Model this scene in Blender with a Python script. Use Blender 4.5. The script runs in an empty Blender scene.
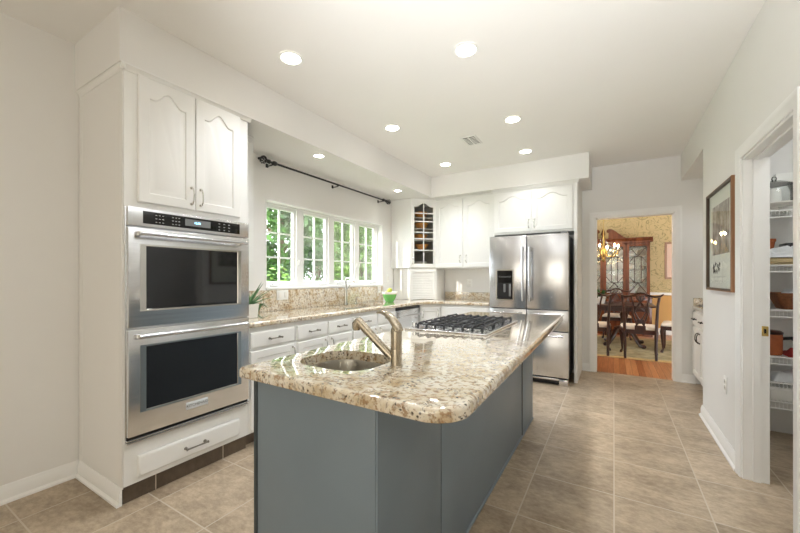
import bpy, bmesh, math, random
import numpy as np
from mathutils import Vector, Matrix
S = bpy.context.scene
COL = S.collection
random.seed(7)
PI = math.pi

# ------------------------------------------------------------------ camera
cd = bpy.data.cameras.new('camera'); cam = bpy.data.objects.new('camera', cd); COL.objects.link(cam)
cd.sensor_width = 36.0; cd.lens = 356.1 * 36 / 800; cd.shift_y = 11.1 / 800; cd.clip_start = .02
cam.location = (0, 0, 1.244); cam.rotation_euler = (PI / 2, 0, .5404)
S.camera = cam
# ------------------------------------------------------------------ exposure, world, sun, large lights
S.view_settings.view_transform = 'Standard'; S.view_settings.look = 'None'
S.view_settings.gamma = 1; S.view_settings.use_curve_mapping = False
S.view_settings.exposure = 0.73
S.cycles.max_bounces = 10; S.cycles.diffuse_bounces = 6; S.cycles.transparent_max_bounces = 24
S.cycles.sample_clamp_indirect = 6
w = bpy.data.worlds.new('world'); S.world = w; w.use_nodes = True
wb = w.node_tree.nodes['Background']; wb.inputs[0].default_value = (.86, .93, 1, 1); wb.inputs[1].default_value = 6.0

def light(kind, name, loc, energy, color=(1, 1, 1), aim=None, **k):
    l = bpy.data.lights.new(name, kind); l.energy = energy; l.color = color
    for a, b in k.items(): setattr(l, a, b)
    o = bpy.data.objects.new(name, l); COL.objects.link(o); o.location = loc
    if aim: o.rotation_euler = Vector(aim).to_track_quat('-Z', 'Y').to_euler()
    return o
light('SUN', 'sun', (-20, -20, 15), 4.5, (1, .95, .86), aim=(.34, .92, -.27), angle=.01)
# warm fill added before the solid rear wall; no glass doors built
light('AREA', 'rear_fill', (-.2, -2.38, 1.25), 25, (1, .93, .80), aim=(0, 1, 0), shape='RECTANGLE', size=3.0, size_y=2.1)
# unseen spot added behind the camera, aimed up to brighten the ceiling
light('SPOT', 'ceiling_fill', (-.05, -.25, 1.45), 205, (.945, .965, 1), aim=(-.25, 1.5, 1.22), spot_size=1.45, spot_blend=1.0, shadow_soft_size=.1)
# area fill added for the dining room; no side window is built
light('AREA', 'dining_fill', (-2.7, 7.4, 1.5), 34, (1, .96, .9), aim=(1, .1, -.1), shape='RECTANGLE', size=1.8, size_y=1.5)
pt = light('AREA', 'window_portal', (-3.10, 3.3, 1.58), 1, aim=(1, 0, 0), shape='RECTANGLE', size=2.1, size_y=.9)
pt.data.cycles.is_portal = True

# ------------------------------------------------------------------ materials
def lin(c):
    return tuple(((x / 255) / 12.92 if x / 255 <= .04045 else ((x / 255 + .055) / 1.055) ** 2.4) for x in c[:3]) + (1,)
class NT:
    def __init__(s, name):
        s.m = bpy.data.materials.new(name); s.m.use_nodes = True; s.t = s.m.node_tree; s.b = s.t.nodes['Principled BSDF']
    def n(s, typ, **k):
        x = s.t.nodes.new(typ)
        for a, b in k.items():
            if a.startswith('i_'):
                key = a[2:]; x.inputs[int(key) if key.isdigit() else key].default_value = b
            else: setattr(x, a, b)
        return x
    def l(s, a, b): s.t.links.new(a, b)
    def set(s, **k):
        for a, b in k.items(): s.b.inputs[a.replace('_', ' ')].default_value = b
        return s
    def math(s, op, a, b=0.0, c=0.0):
        x = s.n('ShaderNodeMath', operation=op)
        for i, v in enumerate((a, b, c)):
            if hasattr(v, 'node'): s.l(v, x.inputs[i])
            else: x.inputs[i].default_value = v
        return x.outputs[0]
    def pos(s): return s.n('ShaderNodeNewGeometry').outputs['Position']
    def obj(s): return s.n('ShaderNodeTexCoord').outputs['Object']
    def noise(s, vec, scale, detail=3, rough=.55):
        x = s.n('ShaderNodeTexNoise', i_Scale=scale, i_Detail=detail, i_Roughness=rough); s.l(vec, x.inputs['Vector']); return x.outputs['Fac']
    def ramp(s, fac, stops, interp='LINEAR'):
        x = s.n('ShaderNodeValToRGB'); x.color_ramp.interpolation = interp; e = x.color_ramp.elements
        while len(e) < len(stops): e.new(.5)
        for k, (p, c) in enumerate(stops): e[k].position = p; e[k].color = c
        s.l(fac, x.inputs[0]); return x.outputs[0]
    def mix(s, fac, a, b, mode='MIX'):
        x = s.n('ShaderNodeMix', data_type='RGBA', blend_type=mode)
        for i, v in ((0, fac), (6, a), (7, b)):
            if hasattr(v, 'node'): s.l(v, x.inputs[i])
            else: x.inputs[i].default_value = v
        return x.outputs[2]
    def col(s, c): s.l(c, s.b.inputs['Base Color'])
    def bump(s, h, strength=.2, dist=.002):
        x = s.n('ShaderNodeBump', i_Strength=strength, i_Distance=dist); s.l(h, x.inputs['Height']); s.l(x.outputs[0], s.b.inputs['Normal'])
    def scale(s, vec, v):
        x = s.n('ShaderNodeMapping'); s.l(vec, x.inputs[0]); x.inputs['Scale'].default_value = v; return x.outputs[0]

def paint(name, c, rough=.5, var=.02, scale=3.0, spec=.5, bump=0):
    t = NT(name); c = lin(c)
    f = t.noise(t.obj(), scale)
    t.col(t.ramp(f, [(.3, tuple(x * (1 - var) for x in c[:3]) + (1,)), (.7, tuple(min(1, x * (1 + var)) for x in c[:3]) + (1,))]))
    t.set(Roughness=rough, Specular_IOR_Level=spec)
    if bump: t.bump(t.noise(t.obj(), 240), bump, .0006)
    return t.m
def metal(name, c, rough=.25, axis=2, streak=.05):
    t = NT(name); v = [160, 160, 160]; v[axis] = 2.0
    f = t.noise(t.scale(t.obj(), v), 1.0, 2); c = lin(c)
    t.col(t.ramp(f, [(.3, tuple(x * (1 - streak) for x in c[:3]) + (1,)), (.7, tuple(min(1, x * (1 + streak)) for x in c[:3]) + (1,))]))
    t.set(Metallic=1.0); t.l(t.ramp(f, [(.2, (rough * .85,) * 3 + (1,)), (.8, (rough * 1.15,) * 3 + (1,))]), t.b.inputs['Roughness'])
    return t.m
M = {}
M['wall'] = paint('wall_paint', (232, 231, 228), .75, .01, 1.5, .25, .06)
M['ceiling'] = paint('ceiling_paint', (241, 240, 237), .85, .01, 1.5, .2)
M['trim'] = paint('trim_paint', (240, 240, 238), .38, .01)
M['cabinet'] = paint('cabinet_paint', (236, 236, 233), .33, .012)
M['island'] = paint('island_paint', (124, 138, 149), .42, .03, 5)
M['batten'] = paint('island_seam', (62, 70, 74), .5, .02)
M['steel'] = metal('brushed_steel', (224, 226, 229), .22, 1)
M['steel_v'] = metal('brushed_steel_vertical', (216, 217, 220), .24, 2)
M['steel_x'] = metal('brushed_steel_wide', (218, 219, 222), .22, 0)
M['chrome'] = metal('polished_nickel', (214, 212, 206), .14, 2, .02)
M['nickel'] = metal('brushed_nickel', (176, 166, 148), .26, 2)
M['sink'] = metal('sink_steel', (175, 172, 164), .3, 2)
M['brass'] = metal('brass', (205, 178, 110), .25, 2)
M['pewter'] = metal('pewter', (150, 146, 138), .3, 2)
M['black'] = paint('black_plastic', (20, 20, 22), .35)
M['iron'] = paint('cast_iron', (32, 33, 36), .55, .1, 30)
M['rod'] = paint('rod_black', (26, 25, 25), .4)
M['dark'] = paint('dark_gap', (26, 24, 22), .8)
M['blackglass'] = paint('black_glass', (14, 15, 17), .06, .01)
M['ovenglass'] = paint('oven_glass', (24, 25, 27), .05, .01); M['ovenglass'].node_tree.nodes['Principled BSDF'].inputs['Specular IOR Level'].default_value = .8
M['grey_plastic'] = paint('grey_plastic', (120, 122, 124), .4)
M['white_plastic'] = paint('white_plastic', (238, 238, 234), .35)
M['print_white'] = paint('print_white', (215, 218, 220), .4)
M['ceramic'] = paint('white_ceramic', (240, 238, 232), .2)
M['green_ceramic'] = paint('green_ceramic', (112, 190, 100), .25, .05)
M['leaf'] = paint('succulent_leaf', (88, 130, 84), .5, .25, 20)
M['leaf_dark'] = paint('plant_leaf', (52, 96, 40), .5, .3, 20)
M['fruit'] = paint('fruit_skin', (188, 196, 78), .4, .1, 12)
M['fruit_y'] = paint('lemon_skin', (222, 205, 90), .4, .1, 12)
M['orange_dish'] = paint('amber_dish', (205, 138, 62), .3, .15, 18)
M['wicker'] = paint('wicker', (128, 78, 46), .7, .3, 60)
M['terracotta'] = paint('terracotta', (178, 98, 58), .7, .1, 20)
M['cloth'] = paint('white_cloth', (226, 228, 230), .9, .04, 8)
M['tan_cloth'] = paint('tan_cloth', (176, 158, 120), .9, .08, 20)
M['red_cloth'] = paint('red_cloth', (150, 42, 40), .8, .1, 20)
M['seat_fabric'] = paint('seat_fabric', (226, 216, 204), .9, .04, 30)
M['wire'] = paint('wire_white', (238, 238, 236), .4)
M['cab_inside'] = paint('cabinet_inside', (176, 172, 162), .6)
M['mat'] = paint('picture_mat', (226, 228, 216), .8)
M['ink'] = paint('ink', (70, 68, 62), .8)
M['ink_faint'] = paint('ink_faint', (170, 172, 162), .8)
M['pink_paper'] = paint('pink_paper', (232, 206, 190), .8, .03)
M['concrete'] = paint('exterior_stucco', (205, 200, 190), .9)
M['bark'] = paint('bark', (110, 84, 66), .9, .3, 9)

def wood(name, c1, c2, rough=.3, axis=2, freq=14):
    t = NT(name); v = [freq, freq, freq]; v[axis] = freq * .08
    f = t.noise(t.scale(t.obj(), v), 1.0, 5, .6)
    t.col(t.ramp(f, [(.3, lin(c1)), (.68, lin(c2))])); t.set(Roughness=rough)
    return t.m
M['mahogany'] = wood('mahogany', (66, 34, 22), (130, 74, 46), .26)
M['mahogany_dark'] = wood('dark_mahogany', (30, 15, 12), (66, 32, 22), .28)
M['frame_wood'] = wood('frame_wood', (124, 88, 60), (172, 128, 92), .4)
M['frame_dark'] = wood('frame_dark_edge', (40, 32, 28), (84, 66, 52), .4)

def emit(name, c, s):
    t = NT(name); t.set(Base_Color=lin(c), Emission_Color=lin(c), Emission_Strength=s); return t.m
M['bulb'] = emit('can_bulb', (255, 248, 236), 14.0)
M['candle'] = emit('candle_bulb', (255, 214, 150), 40.0)
M['digits'] = emit('display_digits', (150, 215, 255), 3.0)

def glass(name, tint=(1, 1, 1, 1), rough=.0, f0=.06, gain=1.0):
    t = NT(name); out = t.t.nodes['Material Output']
    tr = t.n('ShaderNodeBsdfTransparent'); tr.inputs[0].default_value = tint
    gl = t.n('ShaderNodeBsdfGlossy'); gl.inputs['Roughness'].default_value = rough
    fr = t.n('ShaderNodeFresnel'); fr.inputs[0].default_value = 1.5
    mx = t.n('ShaderNodeMixShader'); t.l(t.math('MULTIPLY', fr.outputs[0], gain), mx.inputs[0]); t.l(tr.outputs[0], mx.inputs[1]); t.l(gl.outputs[0], mx.inputs[2])
    t.l(mx.outputs[0], out.inputs[0]); return t.m
M['pane'] = glass('window_pane', gain=.5)
M['cabglass'] = glass('cabinet_glass', (.97, .98, .98, 1), gain=.6)
M['domeglass'] = glass('dome_glass', (.93, .95, .95, 1))

def granite():
    t = NT('granite'); p = t.obj()
    warp = t.n('ShaderNodeTexNoise', i_Scale=9.0, i_Detail=3.0); t.l(p, warp.inputs['Vector'])
    add = t.n('ShaderNodeVectorMath', operation='MULTIPLY_ADD'); t.l(warp.outputs['Color'], add.inputs[0]); add.inputs[1].default_value = (.06, .06, .06); t.l(p, add.inputs[2])
    q = add.outputs[0]
    base = t.ramp(t.noise(q, 14, 4, .6), [(.28, lin((182, 154, 116))), (.40, lin((210, 193, 162))), (.52, lin((227, 217, 196))), (.75, lin((238, 233, 222)))])
    br = t.ramp(t.noise(q, 52, 4, .65), [(.51, (0, 0, 0, 1)), (.61, (1, 1, 1, 1))])
    c = t.mix(t.math('MULTIPLY', br, .8), base, lin((150, 112, 70)))
    vo = t.n('ShaderNodeTexVoronoi', i_Scale=78.0); t.l(q, vo.inputs['Vector'])
    spots = t.math('MULTIPLY', t.ramp(vo.outputs['Distance'], [(.22, (1, 1, 1, 1)), (.36, (0, 0, 0, 1))]), t.ramp(t.noise(q, 17, 2), [(.47, (0, 0, 0, 1)), (.56, (1, 1, 1, 1))]))
    c = t.mix(t.math('MULTIPLY', spots, .92), c, lin((48, 38, 32)))
    gr = t.ramp(t.noise(q, 75, 2), [(.57, (0, 0, 0, 1)), (.66, (1, 1, 1, 1))])
    c = t.mix(t.math('MULTIPLY', gr, .6), c, lin((120, 108, 98)))
    t.col(c); t.set(Roughness=.05, Specular_IOR_Level=.7, Coat_Weight=1.0, Coat_Roughness=.012, Coat_IOR=1.6)
    return t.m
M['granite'] = granite()

def tile(name, sx, sy, ox, oy, c1, c2, grout, gw=.0035, rough=.36):
    t = NT(name); p = t.pos(); sep = t.n('ShaderNodeSeparateXYZ'); t.l(p, sep.inputs[0])
    ux = t.math('DIVIDE', t.math('SUBTRACT', sep.outputs[0], ox), sx); uy = t.math('DIVIDE', t.math('SUBTRACT', sep.outputs[1], oy), sy)
    def edge(u, size):
        f = t.math('FRACT', u); d = t.math('MINIMUM', f, t.math('SUBTRACT', 1.0, f)); return t.math('MULTIPLY', d, size)
    d = t.math('MINIMUM', edge(ux, sx), edge(uy, sy))
    g = t.math('LESS_THAN', d, gw)
    cell = t.n('ShaderNodeCombineXYZ'); t.l(t.math('FLOOR', ux), cell.inputs[0]); t.l(t.math('FLOOR', uy), cell.inputs[1])
    wn = t.n('ShaderNodeTexWhiteNoise'); t.l(cell.outputs[0], wn.inputs[0])
    off = t.n('ShaderNodeVectorMath', operation='MULTIPLY_ADD'); t.l(wn.outputs['Color'], off.inputs[0]); off.inputs[1].default_value = (7, 7, 7); t.l(p, off.inputs[2])
    f = t.noise(off.outputs[0], 3.5, 6, .62); f2 = t.noise(t.scale(off.outputs[0], (1, 1.7, 1)), 20, 6, .72)
    f = t.math('ADD', t.math('MULTIPLY', f, .5), t.math('MULTIPLY', f2, .5))
    c = t.ramp(f, [(.38, lin(c1)), (.62, lin(c2))])
    v = t.n('ShaderNodeHueSaturation'); t.l(c, v.inputs['Color']); t.l(t.math('ADD', t.math('MULTIPLY', wn.outputs['Value'], .12), .94), v.inputs['Value'])
    t.col(t.mix(g, v.outputs[0], lin(grout)))
    t.l(t.math('ADD', rough, t.math('MULTIPLY', g, .4)), t.b.inputs['Roughness'])
    t.bump(t.math('MULTIPLY', d, 1.0), .0, .001)
    return t.m
M['tile'] = tile('floor_tile', .436, .4535, .002, 2.376, (142, 125, 104), (194, 176, 152), (198, 188, 172))
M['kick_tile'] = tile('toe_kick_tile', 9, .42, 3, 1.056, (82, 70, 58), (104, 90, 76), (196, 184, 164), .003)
def plank():
    t = NT('oak_strip_floor'); p = t.pos(); sep = t.n('ShaderNodeSeparateXYZ'); t.l(p, sep.inputs[0])
    u = t.math('DIVIDE', sep.outputs[0], .07); f = t.math('FRACT', u)
    wn = t.n('ShaderNodeTexWhiteNoise', noise_dimensions='1D'); t.l(t.math('FLOOR', u), wn.inputs['W'])
    n = t.noise(t.scale(p, (30, 2, 1)), 1.5, 4); n = t.math('ADD', t.math('MULTIPLY', n, .6), t.math('MULTIPLY', wn.outputs['Value'], .4))
    c = t.ramp(n, [(.25, lin((152, 92, 54))), (.75, lin((206, 146, 98)))])
    t.col(t.mix(t.math('LESS_THAN', f, .04), c, lin((90, 44, 22)))); t.set(Roughness=.28); return t.m
M['oak'] = plank()
def wallpaper():
    t = NT('scroll_wallpaper'); p = t.pos()
    vo = t.n('ShaderNodeTexNoise', i_Scale=4.5, i_Detail=2.0, i_Distortion=2.2); t.l(p, vo.inputs['Vector'])
    f = t.math('ABSOLUTE', t.math('SUBTRACT', t.math('FRACT', t.math('MULTIPLY', vo.outputs['Fac'], 5.0)), .5))
    c = t.ramp(f, [(.05, lin((160, 146, 104))), (.13, lin((206, 188, 142)))])
    t.col(c); t.set(Roughness=.7); return t.m
M['wallpaper'] = wallpaper()
M['ochre'] = paint('ochre_paint', (214, 170, 106), .7)
def rugmat():
    t = NT('wool_rug'); f = t.noise(t.pos(), 5, 5, .7)
    t.col(t.ramp(f, [(.3, lin((140, 130, 100))), (.5, lin((176, 164, 130))), (.7, lin((200, 186, 152)))])); t.set(Roughness=.95); return t.m
M['rug'] = rugmat(); M['rug_edge'] = paint('rug_border', (206, 178, 128), .95, .08, 20)
def foliage(name, c1, c2):
    t = NT(name); f = t.noise(t.pos(), 1.7, 4, .7); t.col(t.ramp(f, [(.3, lin(c1)), (.7, lin(c2))])); t.set(Roughness=.5)
    t.b.inputs['Transmission Weight'].default_value = 0
    out = t.t.nodes['Material Output']; tl = t.n('ShaderNodeBsdfTranslucent'); tl.inputs[0].default_value = lin(c2)
    mx = t.n('ShaderNodeMixShader'); mx.inputs[0].default_value = .2; t.l(t.b.outputs[0], mx.inputs[1]); t.l(tl.outputs[0], mx.inputs[2]); t.l(mx.outputs[0], out.inputs[0])
    return t.m
M['fol1'] = foliage('foliage_deep', (22, 52, 20), (84, 124, 50)); M['fol2'] = foliage('foliage_light', (46, 86, 28), (136, 172, 74)); M['fol3'] = foliage('foliage_grey', (44, 68, 42), (122, 144, 100))
M['lawn'] = paint('lawn', (96, 128, 62), .9, .25, 2)
def artmat():
    t = NT('etching_print'); p = t.obj(); f = t.noise(p, 9, 6, .7); g = t.noise(t.scale(p, (1, 22, 3)), 1.4, 3)
    m = t.math('ADD', t.math('MULTIPLY', f, .6), t.math('MULTIPLY', g, .4))
    t.col(t.ramp(m, [(.35, lin((96, 90, 84))), (.5, lin((160, 154, 144))), (.66, lin((214, 210, 200)))])); t.set(Roughness=.8); return t.m
M['art'] = artmat()

# ------------------------------------------------------------------ geometry helpers
def frame(o, u, v, w_):
    o, u, v, w_ = Vector(o), Vector(u), Vector(v), Vector(w_)
    return lambda p: o + u * p[0] + v * p[1] + w_ * p[2]
UP = (0, 0, 1)
def F_px(x, y, z): return frame((x, y, z), (0, 1, 0), UP, (1, 0, 0))       # faces +X, u = +Y
def F_my(x, y, z): return frame((x, y, z), (1, 0, 0), UP, (0, -1, 0))      # faces -Y, u = +X
def F_mx(x, y, z): return frame((x, y, z), (0, -1, 0), UP, (-1, 0, 0))     # faces -X, u = -Y
def F_dir(o, u, w_): return frame(o, u, UP, w_)

class G:
    def __init__(s, f=None): s.bm = bmesh.new(); s.f = f or (lambda p: Vector(p))
    def _add(s, verts, faces):
        vs = [s.bm.verts.new(s.f(v)) for v in verts]
        for f in faces:
            try: s.bm.faces.new([vs[i] for i in f])
            except ValueError: pass
        return s
    def box(s, x0, y0, z0, x1, y1, z1, b=0):
        x0, x1 = min(x0, x1), max(x0, x1); y0, y1 = min(y0, y1), max(y0, y1); z0, z1 = min(z0, z1), max(z0, z1)
        t = bmesh.new(); bmesh.ops.create_cube(t, size=1)
        for v in t.verts: v.co = Vector(((x0 + x1) / 2 + v.co.x * (x1 - x0), (y0 + y1) / 2 + v.co.y * (y1 - y0), (z0 + z1) / 2 + v.co.z * (z1 - z0)))
        b = min(b, .45 * min(x1 - x0, y1 - y0, z1 - z0))
        if b > 0: bmesh.ops.bevel(t, geom=list(t.edges), offset=b, segments=2, affect='EDGES', profile=.5)
        t.verts.ensure_lookup_table(); t.verts.index_update()
        s._add([tuple(v.co) for v in t.verts], [[v.index for v in f.verts] for f in t.faces]); t.free(); return s
    def skin(s, loops, cap0=True, cap1=True, closed=True):
        n = len(loops[0]); V = [p for l in loops for p in l]; F = []
        for k in range(len(loops) - 1):
            for i in range(n if closed else n - 1):
                j = (i + 1) % n; F.append([k * n + i, k * n + j, (k + 1) * n + j, (k + 1) * n + i])
        if cap0: F.append(list(range(n))[::-1])
        if cap1: F.append([(len(loops) - 1) * n + i for i in range(n)])
        return s._add(V, F)
    def prism(s, pts, a0, a1, axis=2):
        def mk(p, a): return {2: (p[0], p[1], a), 1: (p[0], a, p[1]), 0: (a, p[0], p[1])}[axis]
        return s.skin([[mk(p, a0) for p in pts], [mk(p, a1) for p in pts]])
    def cyl(s, p0, p1, r0, r1=None, n=16):
        return s.tube([p0, p1], [r0, r0 if r1 is None else r1], n)
    def tube(s, path, r, n=8, closed=False, flat=1.0):
        P = [Vector(p) for p in path]; m = len(P); R = r if isinstance(r, (list, tuple)) else [r] * m
        loops = []; prev = None
        for i in range(m):
            if closed: d = P[(i + 1) % m] - P[i - 1]
            else: d = P[min(i + 1, m - 1)] - P[max(i - 1, 0)]
            d.normalize()
            if prev is None:
                a = Vector((0, 0, 1)) if abs(d.z) < .9 else Vector((1, 0, 0)); u = d.cross(a).normalized()
            else:
                u = prev - d * prev.dot(d); u.normalize()
            prev = u; v = d.cross(u)
            loops.append([tuple(P[i] + (u * math.cos(2 * PI * k / n) + v * math.sin(2 * PI * k / n) * flat) * R[i]) for k in range(n)])
        if closed: loops.append(loops[0]); return s.skin(loops, False, False)
        return s.skin(loops)
    def lathe(s, prof, c=(0, 0, 0), n=24, cap=True):
        loops = [[(c[0] + r * math.cos(2 * PI * k / n), c[1] + r * math.sin(2 * PI * k / n), c[2] + z) for k in range(n)] for r, z in prof]
        return s.skin(loops, cap, cap)
    def ball(s, c, r, n=12, sc=(1, 1, 1)):
        pr = [(max(1e-4, r * math.sin(PI * k / n)), -r * math.cos(PI * k / n)) for k in range(n + 1)]
        loops = [[(c[0] + a * math.cos(2 * PI * k / n) * sc[0], c[1] + a * math.sin(2 * PI * k / n) * sc[1], c[2] + z * sc[2]) for k in range(n)] for a, z in pr]
        return s.skin(loops)
    def build(s, name, m, parent=None, label=None, smooth=True, angle=.6, kind=None, merge=True):
        if merge: bmesh.ops.remove_doubles(s.bm, verts=s.bm.verts, dist=1e-5)
        bmesh.ops.recalc_face_normals(s.bm, faces=s.bm.faces)
        base = Vector((0, 0, 0)); q = parent
        while q is not None: base += q.location; q = q.parent
        for v in s.bm.verts: v.co -= base
        me = bpy.data.meshes.new(name); s.bm.to_mesh(me); s.bm.free()
        if smooth and me.polygons:
            me.shade_smooth(); me.set_sharp_from_angle(angle=angle)
        me.materials.append(M[m] if isinstance(m, str) else m)
        o = bpy.data.objects.new(name, me); COL.objects.link(o)
        if parent is not None: o.parent = parent
        if label: o['label'] = label
        if kind: o['kind'] = kind
        return o

def tag(o, label, cat, group=None):
    o['label'] = label; o['category'] = cat
    if group: o['group'] = group
    return o
def thing(name, label, cat, loc, group=None):
    o = bpy.data.objects.new(name, None); COL.objects.link(o); o.location = loc; o.empty_display_size = .05
    return tag(o, label, cat, group)
def one(g, name, m, label, cat, group=None, **k): return tag(g.build(name, m, **k), label, cat, group)
def struct(g, name, m, parent=None, **k):
    o = g.build(name, m, parent, **k); o['kind'] = 'structure'; return o
def dup(root, loc, rz=0, label=None, group=None):
    def cp(o, par):
        c = o.copy(); COL.objects.link(c); c.parent = par
        for ch in list(o.children): cp(ch, c)
        return c
    r = cp(root, None); r.location = loc; r.rotation_euler = (0, 0, rz)
    if label: r['label'] = label
    if group: r['group'] = group
    return r
def round_poly(pts, rad, d=0.0, seg=8):
    """CCW outline pts, inset by d, with a corner radius each"""
    n = len(pts); P = [Vector((p[0], p[1])) for p in pts]; out = []
    def off(a, b):
        t = (b - a).normalized(); nrm = Vector((-t.y, t.x)); return a + nrm * d, b + nrm * d
    for i in range(n):
        a, b, c = P[i - 1], P[i], P[(i + 1) % n]
        a1, b1 = off(a, b); b2, c2 = off(b, c)
        t1 = (b1 - a1).normalized(); t2 = (c2 - b2).normalized(); cr = t1.x * t2.y - t1.y * t2.x
        k = ((b2 - b1).x * t2.y - (b2 - b1).y * t2.x) / cr if abs(cr) > 1e-6 else 0
        v = b1 + t1 * k
        r = rad[i] if isinstance(rad, (list, tuple)) else rad
        r = max(.0008, r - d) if cr > 0 else max(.0008, r + d)
        ang = math.atan2(cr, t1.dot(t2)); tl = r * math.tan(abs(ang) / 2)
        cen = v - t1 * tl + Vector((-t1.y, t1.x)) * (r if cr > 0 else -r)
        s0 = v - t1 * tl - cen
        for j in range(seg + 1):
            th = ang * j / seg; out.append((cen.x + s0.x * math.cos(th) - s0.y * math.sin(th), cen.y + s0.x * math.sin(th) + s0.y * math.cos(th)))
    return out
def slab(pts, rad, z0, z1, r=.012, f=None):
    g = G(f); th = z1 - z0; prof = []
    for k in range(6):
        a = PI / 2 * k / 5; prof.append((r * (1 - math.sin(a)), z0 + r * .6 * (1 - math.cos(a))))
    for k in range(6):
        a = PI / 2 * k / 5; prof.append((r * 1.2 * (1 - math.cos(a)), z1 - r * 1.2 * (1 - math.sin(a))))
    g.skin([[(x, y, z) for x, y in round_poly(pts, rad, i)] for i, z in prof]); return g
def cut(obj, cutter):
    """boolean difference, applied; the cutter is removed"""
    c = cutter.build('cutter', 'dark', smooth=False)
    md = obj.modifiers.new('b', 'BOOLEAN'); md.operation = 'DIFFERENCE'; md.solver = 'EXACT'; md.object = c
    bpy.context.view_layer.update()
    me = bpy.data.meshes.new_from_object(obj.evaluated_get(bpy.context.evaluated_depsgraph_get()))
    obj.modifiers.remove(md); old = obj.data; obj.data = me; me.name = old.name
    me.shade_smooth(); me.set_sharp_from_angle(angle=.5)
    while len(me.materials) > 1: me.materials.pop()
    bpy.data.objects.remove(c)
def rect(x0, y0, x1, y1): return [(x0, y0), (x1, y0), (x1, y1), (x0, y1)]
def text(name, body, size, f, m, parent, depth=.0008):
    cu = bpy.data.curves.new('t', 'FONT'); cu.body = body; cu.size = size; cu.extrude = depth; cu.align_x = 'CENTER'; cu.align_y = 'CENTER'
    o = bpy.data.objects.new('t', cu); COL.objects.link(o); bpy.context.view_layer.update()
    me = bpy.data.meshes.new_from_object(o.evaluated_get(bpy.context.evaluated_depsgraph_get()))
    bpy.data.objects.remove(o); g = G(f)
    g._add([tuple(v.co) for v in me.vertices], [list(p.vertices) for p in me.polygons]); bpy.data.meshes.remove(me)
    return g.build(name, m, parent, smooth=False)

# ---- joinery
def panel_geo(f, W, H, arch=0.0, t=.02, rail=.055, glaze=False):
    N = 24; g = G(f)
    def arcf(s): s = abs(s) / .78; return .5 * (1 + math.cos(PI * s)) if s < 1 else 0.0
    def line(i):
        x0, x1, y0 = i, W - i, i; pts = [(x0, y0), (x1, y0)]
        for k in range(N + 1):
            sx = 1 - 2 * k / N; x = (x0 + x1) / 2 + sx * (x1 - x0) / 2
            pts.append((x, H - i - arch + arch * arcf(sx) if arch else H - i))
        return pts
    def rectl(i):
        x0, x1, y0 = i, W - i, i; pts = [(x0, y0), (x1, y0)]
        for k in range(N + 1):
            sx = 1 - 2 * k / N; pts.append(((x0 + x1) / 2 + sx * (x1 - x0) / 2, H - i))
        return pts
    L = [(rectl(.0), 0), (rectl(0), t - .005), (rectl(.005), t), (line(rail), t)]
    if glaze: L += [(line(rail), 0)]
    else: L += [(line(rail + .005), t - .008), (line(rail + .012), t - .008), (line(rail + .036), t - .001)]
    loops = [[(x, y, z) for x, y in l] for l, z in L]
    if glaze: g.skin(loops + [loops[0]], False, False)
    else: g.skin(loops)
    return g
def slab_front(f, W, H, t=.02):
    g = G(f); r = lambda i: [(i, i), (W - i, i), (W - i, H - i), (i, H - i)]
    g.skin([[(x, y, z) for x, y in r(i)] for i, z in ((0, 0), (0, t - .008), (.004, t - .003), (.012, t), (.013, t))]); return g
def bow_pull(f, u, v, L, vert=True, m='chrome', parent=None, out=.03, r=.0048, name='handle'):
    g = G(f); path = []
    for k in range(11):
        s = -1 + 2 * k / 10; d = L / 2 * s; wv = out * (1 - abs(s) ** 3.0 * .45) if abs(s) < 1 else out * .5
        path.append((u, v + d, wv) if vert else (u + d, v, wv))
    a, b = path[0], path[-1]
    path = [(a[0], a[1], 0)] + path + [(b[0], b[1], 0)]
    g.tube(path, r, 8)
    for p in (a, b): g.cyl((p[0], p[1], 0), (p[0], p[1], .006), r * 1.9, r * 1.7, 10)
    return g.build(name, m, parent)
def bar_pull(f, u, v, L, parent, m='pewter', name='handle'):
    g = G(f)
    g.tube([(u - L / 2 - .008, v, .028), (u - L / 2, v, .028), (u, v, .029), (u + L / 2, v, .028), (u + L / 2 + .008, v, .028)], [.0085, .0055, .004, .0055, .0085], 8)
    for d in (-L / 2, L / 2):
        g.cyl((u + d, v, 0), (u + d, v, .028), .0055, .0055, 8); g.cyl((u + d, v, 0), (u + d, v, .005), .010, .009, 10)
    return g.build(name, m, parent)
def door(f, W, H, parent, arch=0.0, pull=None, name='door', m='cabinet', rail=.055, pm='chrome'):
    d = panel_geo(f, W, H, arch, rail=rail).build(name, m, parent)
    if pull: bow_pull(lambda p: f((p[0], p[1], p[2] + .02)), pull[0], pull[1], .1, True, pm, d)
    return d
def drawer(f, W, H, parent, pull=True, L=.1, m='cabinet', pm='pewter'):
    d = slab_front(f, W, H).build('drawer', m, parent)
    if pull: bar_pull(lambda p: f((p[0], p[1], p[2] + .02)), W / 2, H / 2, L, d, pm)
    return d
def sub(f, du, dv, dw=0): return lambda p: f((p[0] + du, p[1] + dv, p[2] + dw))

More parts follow.
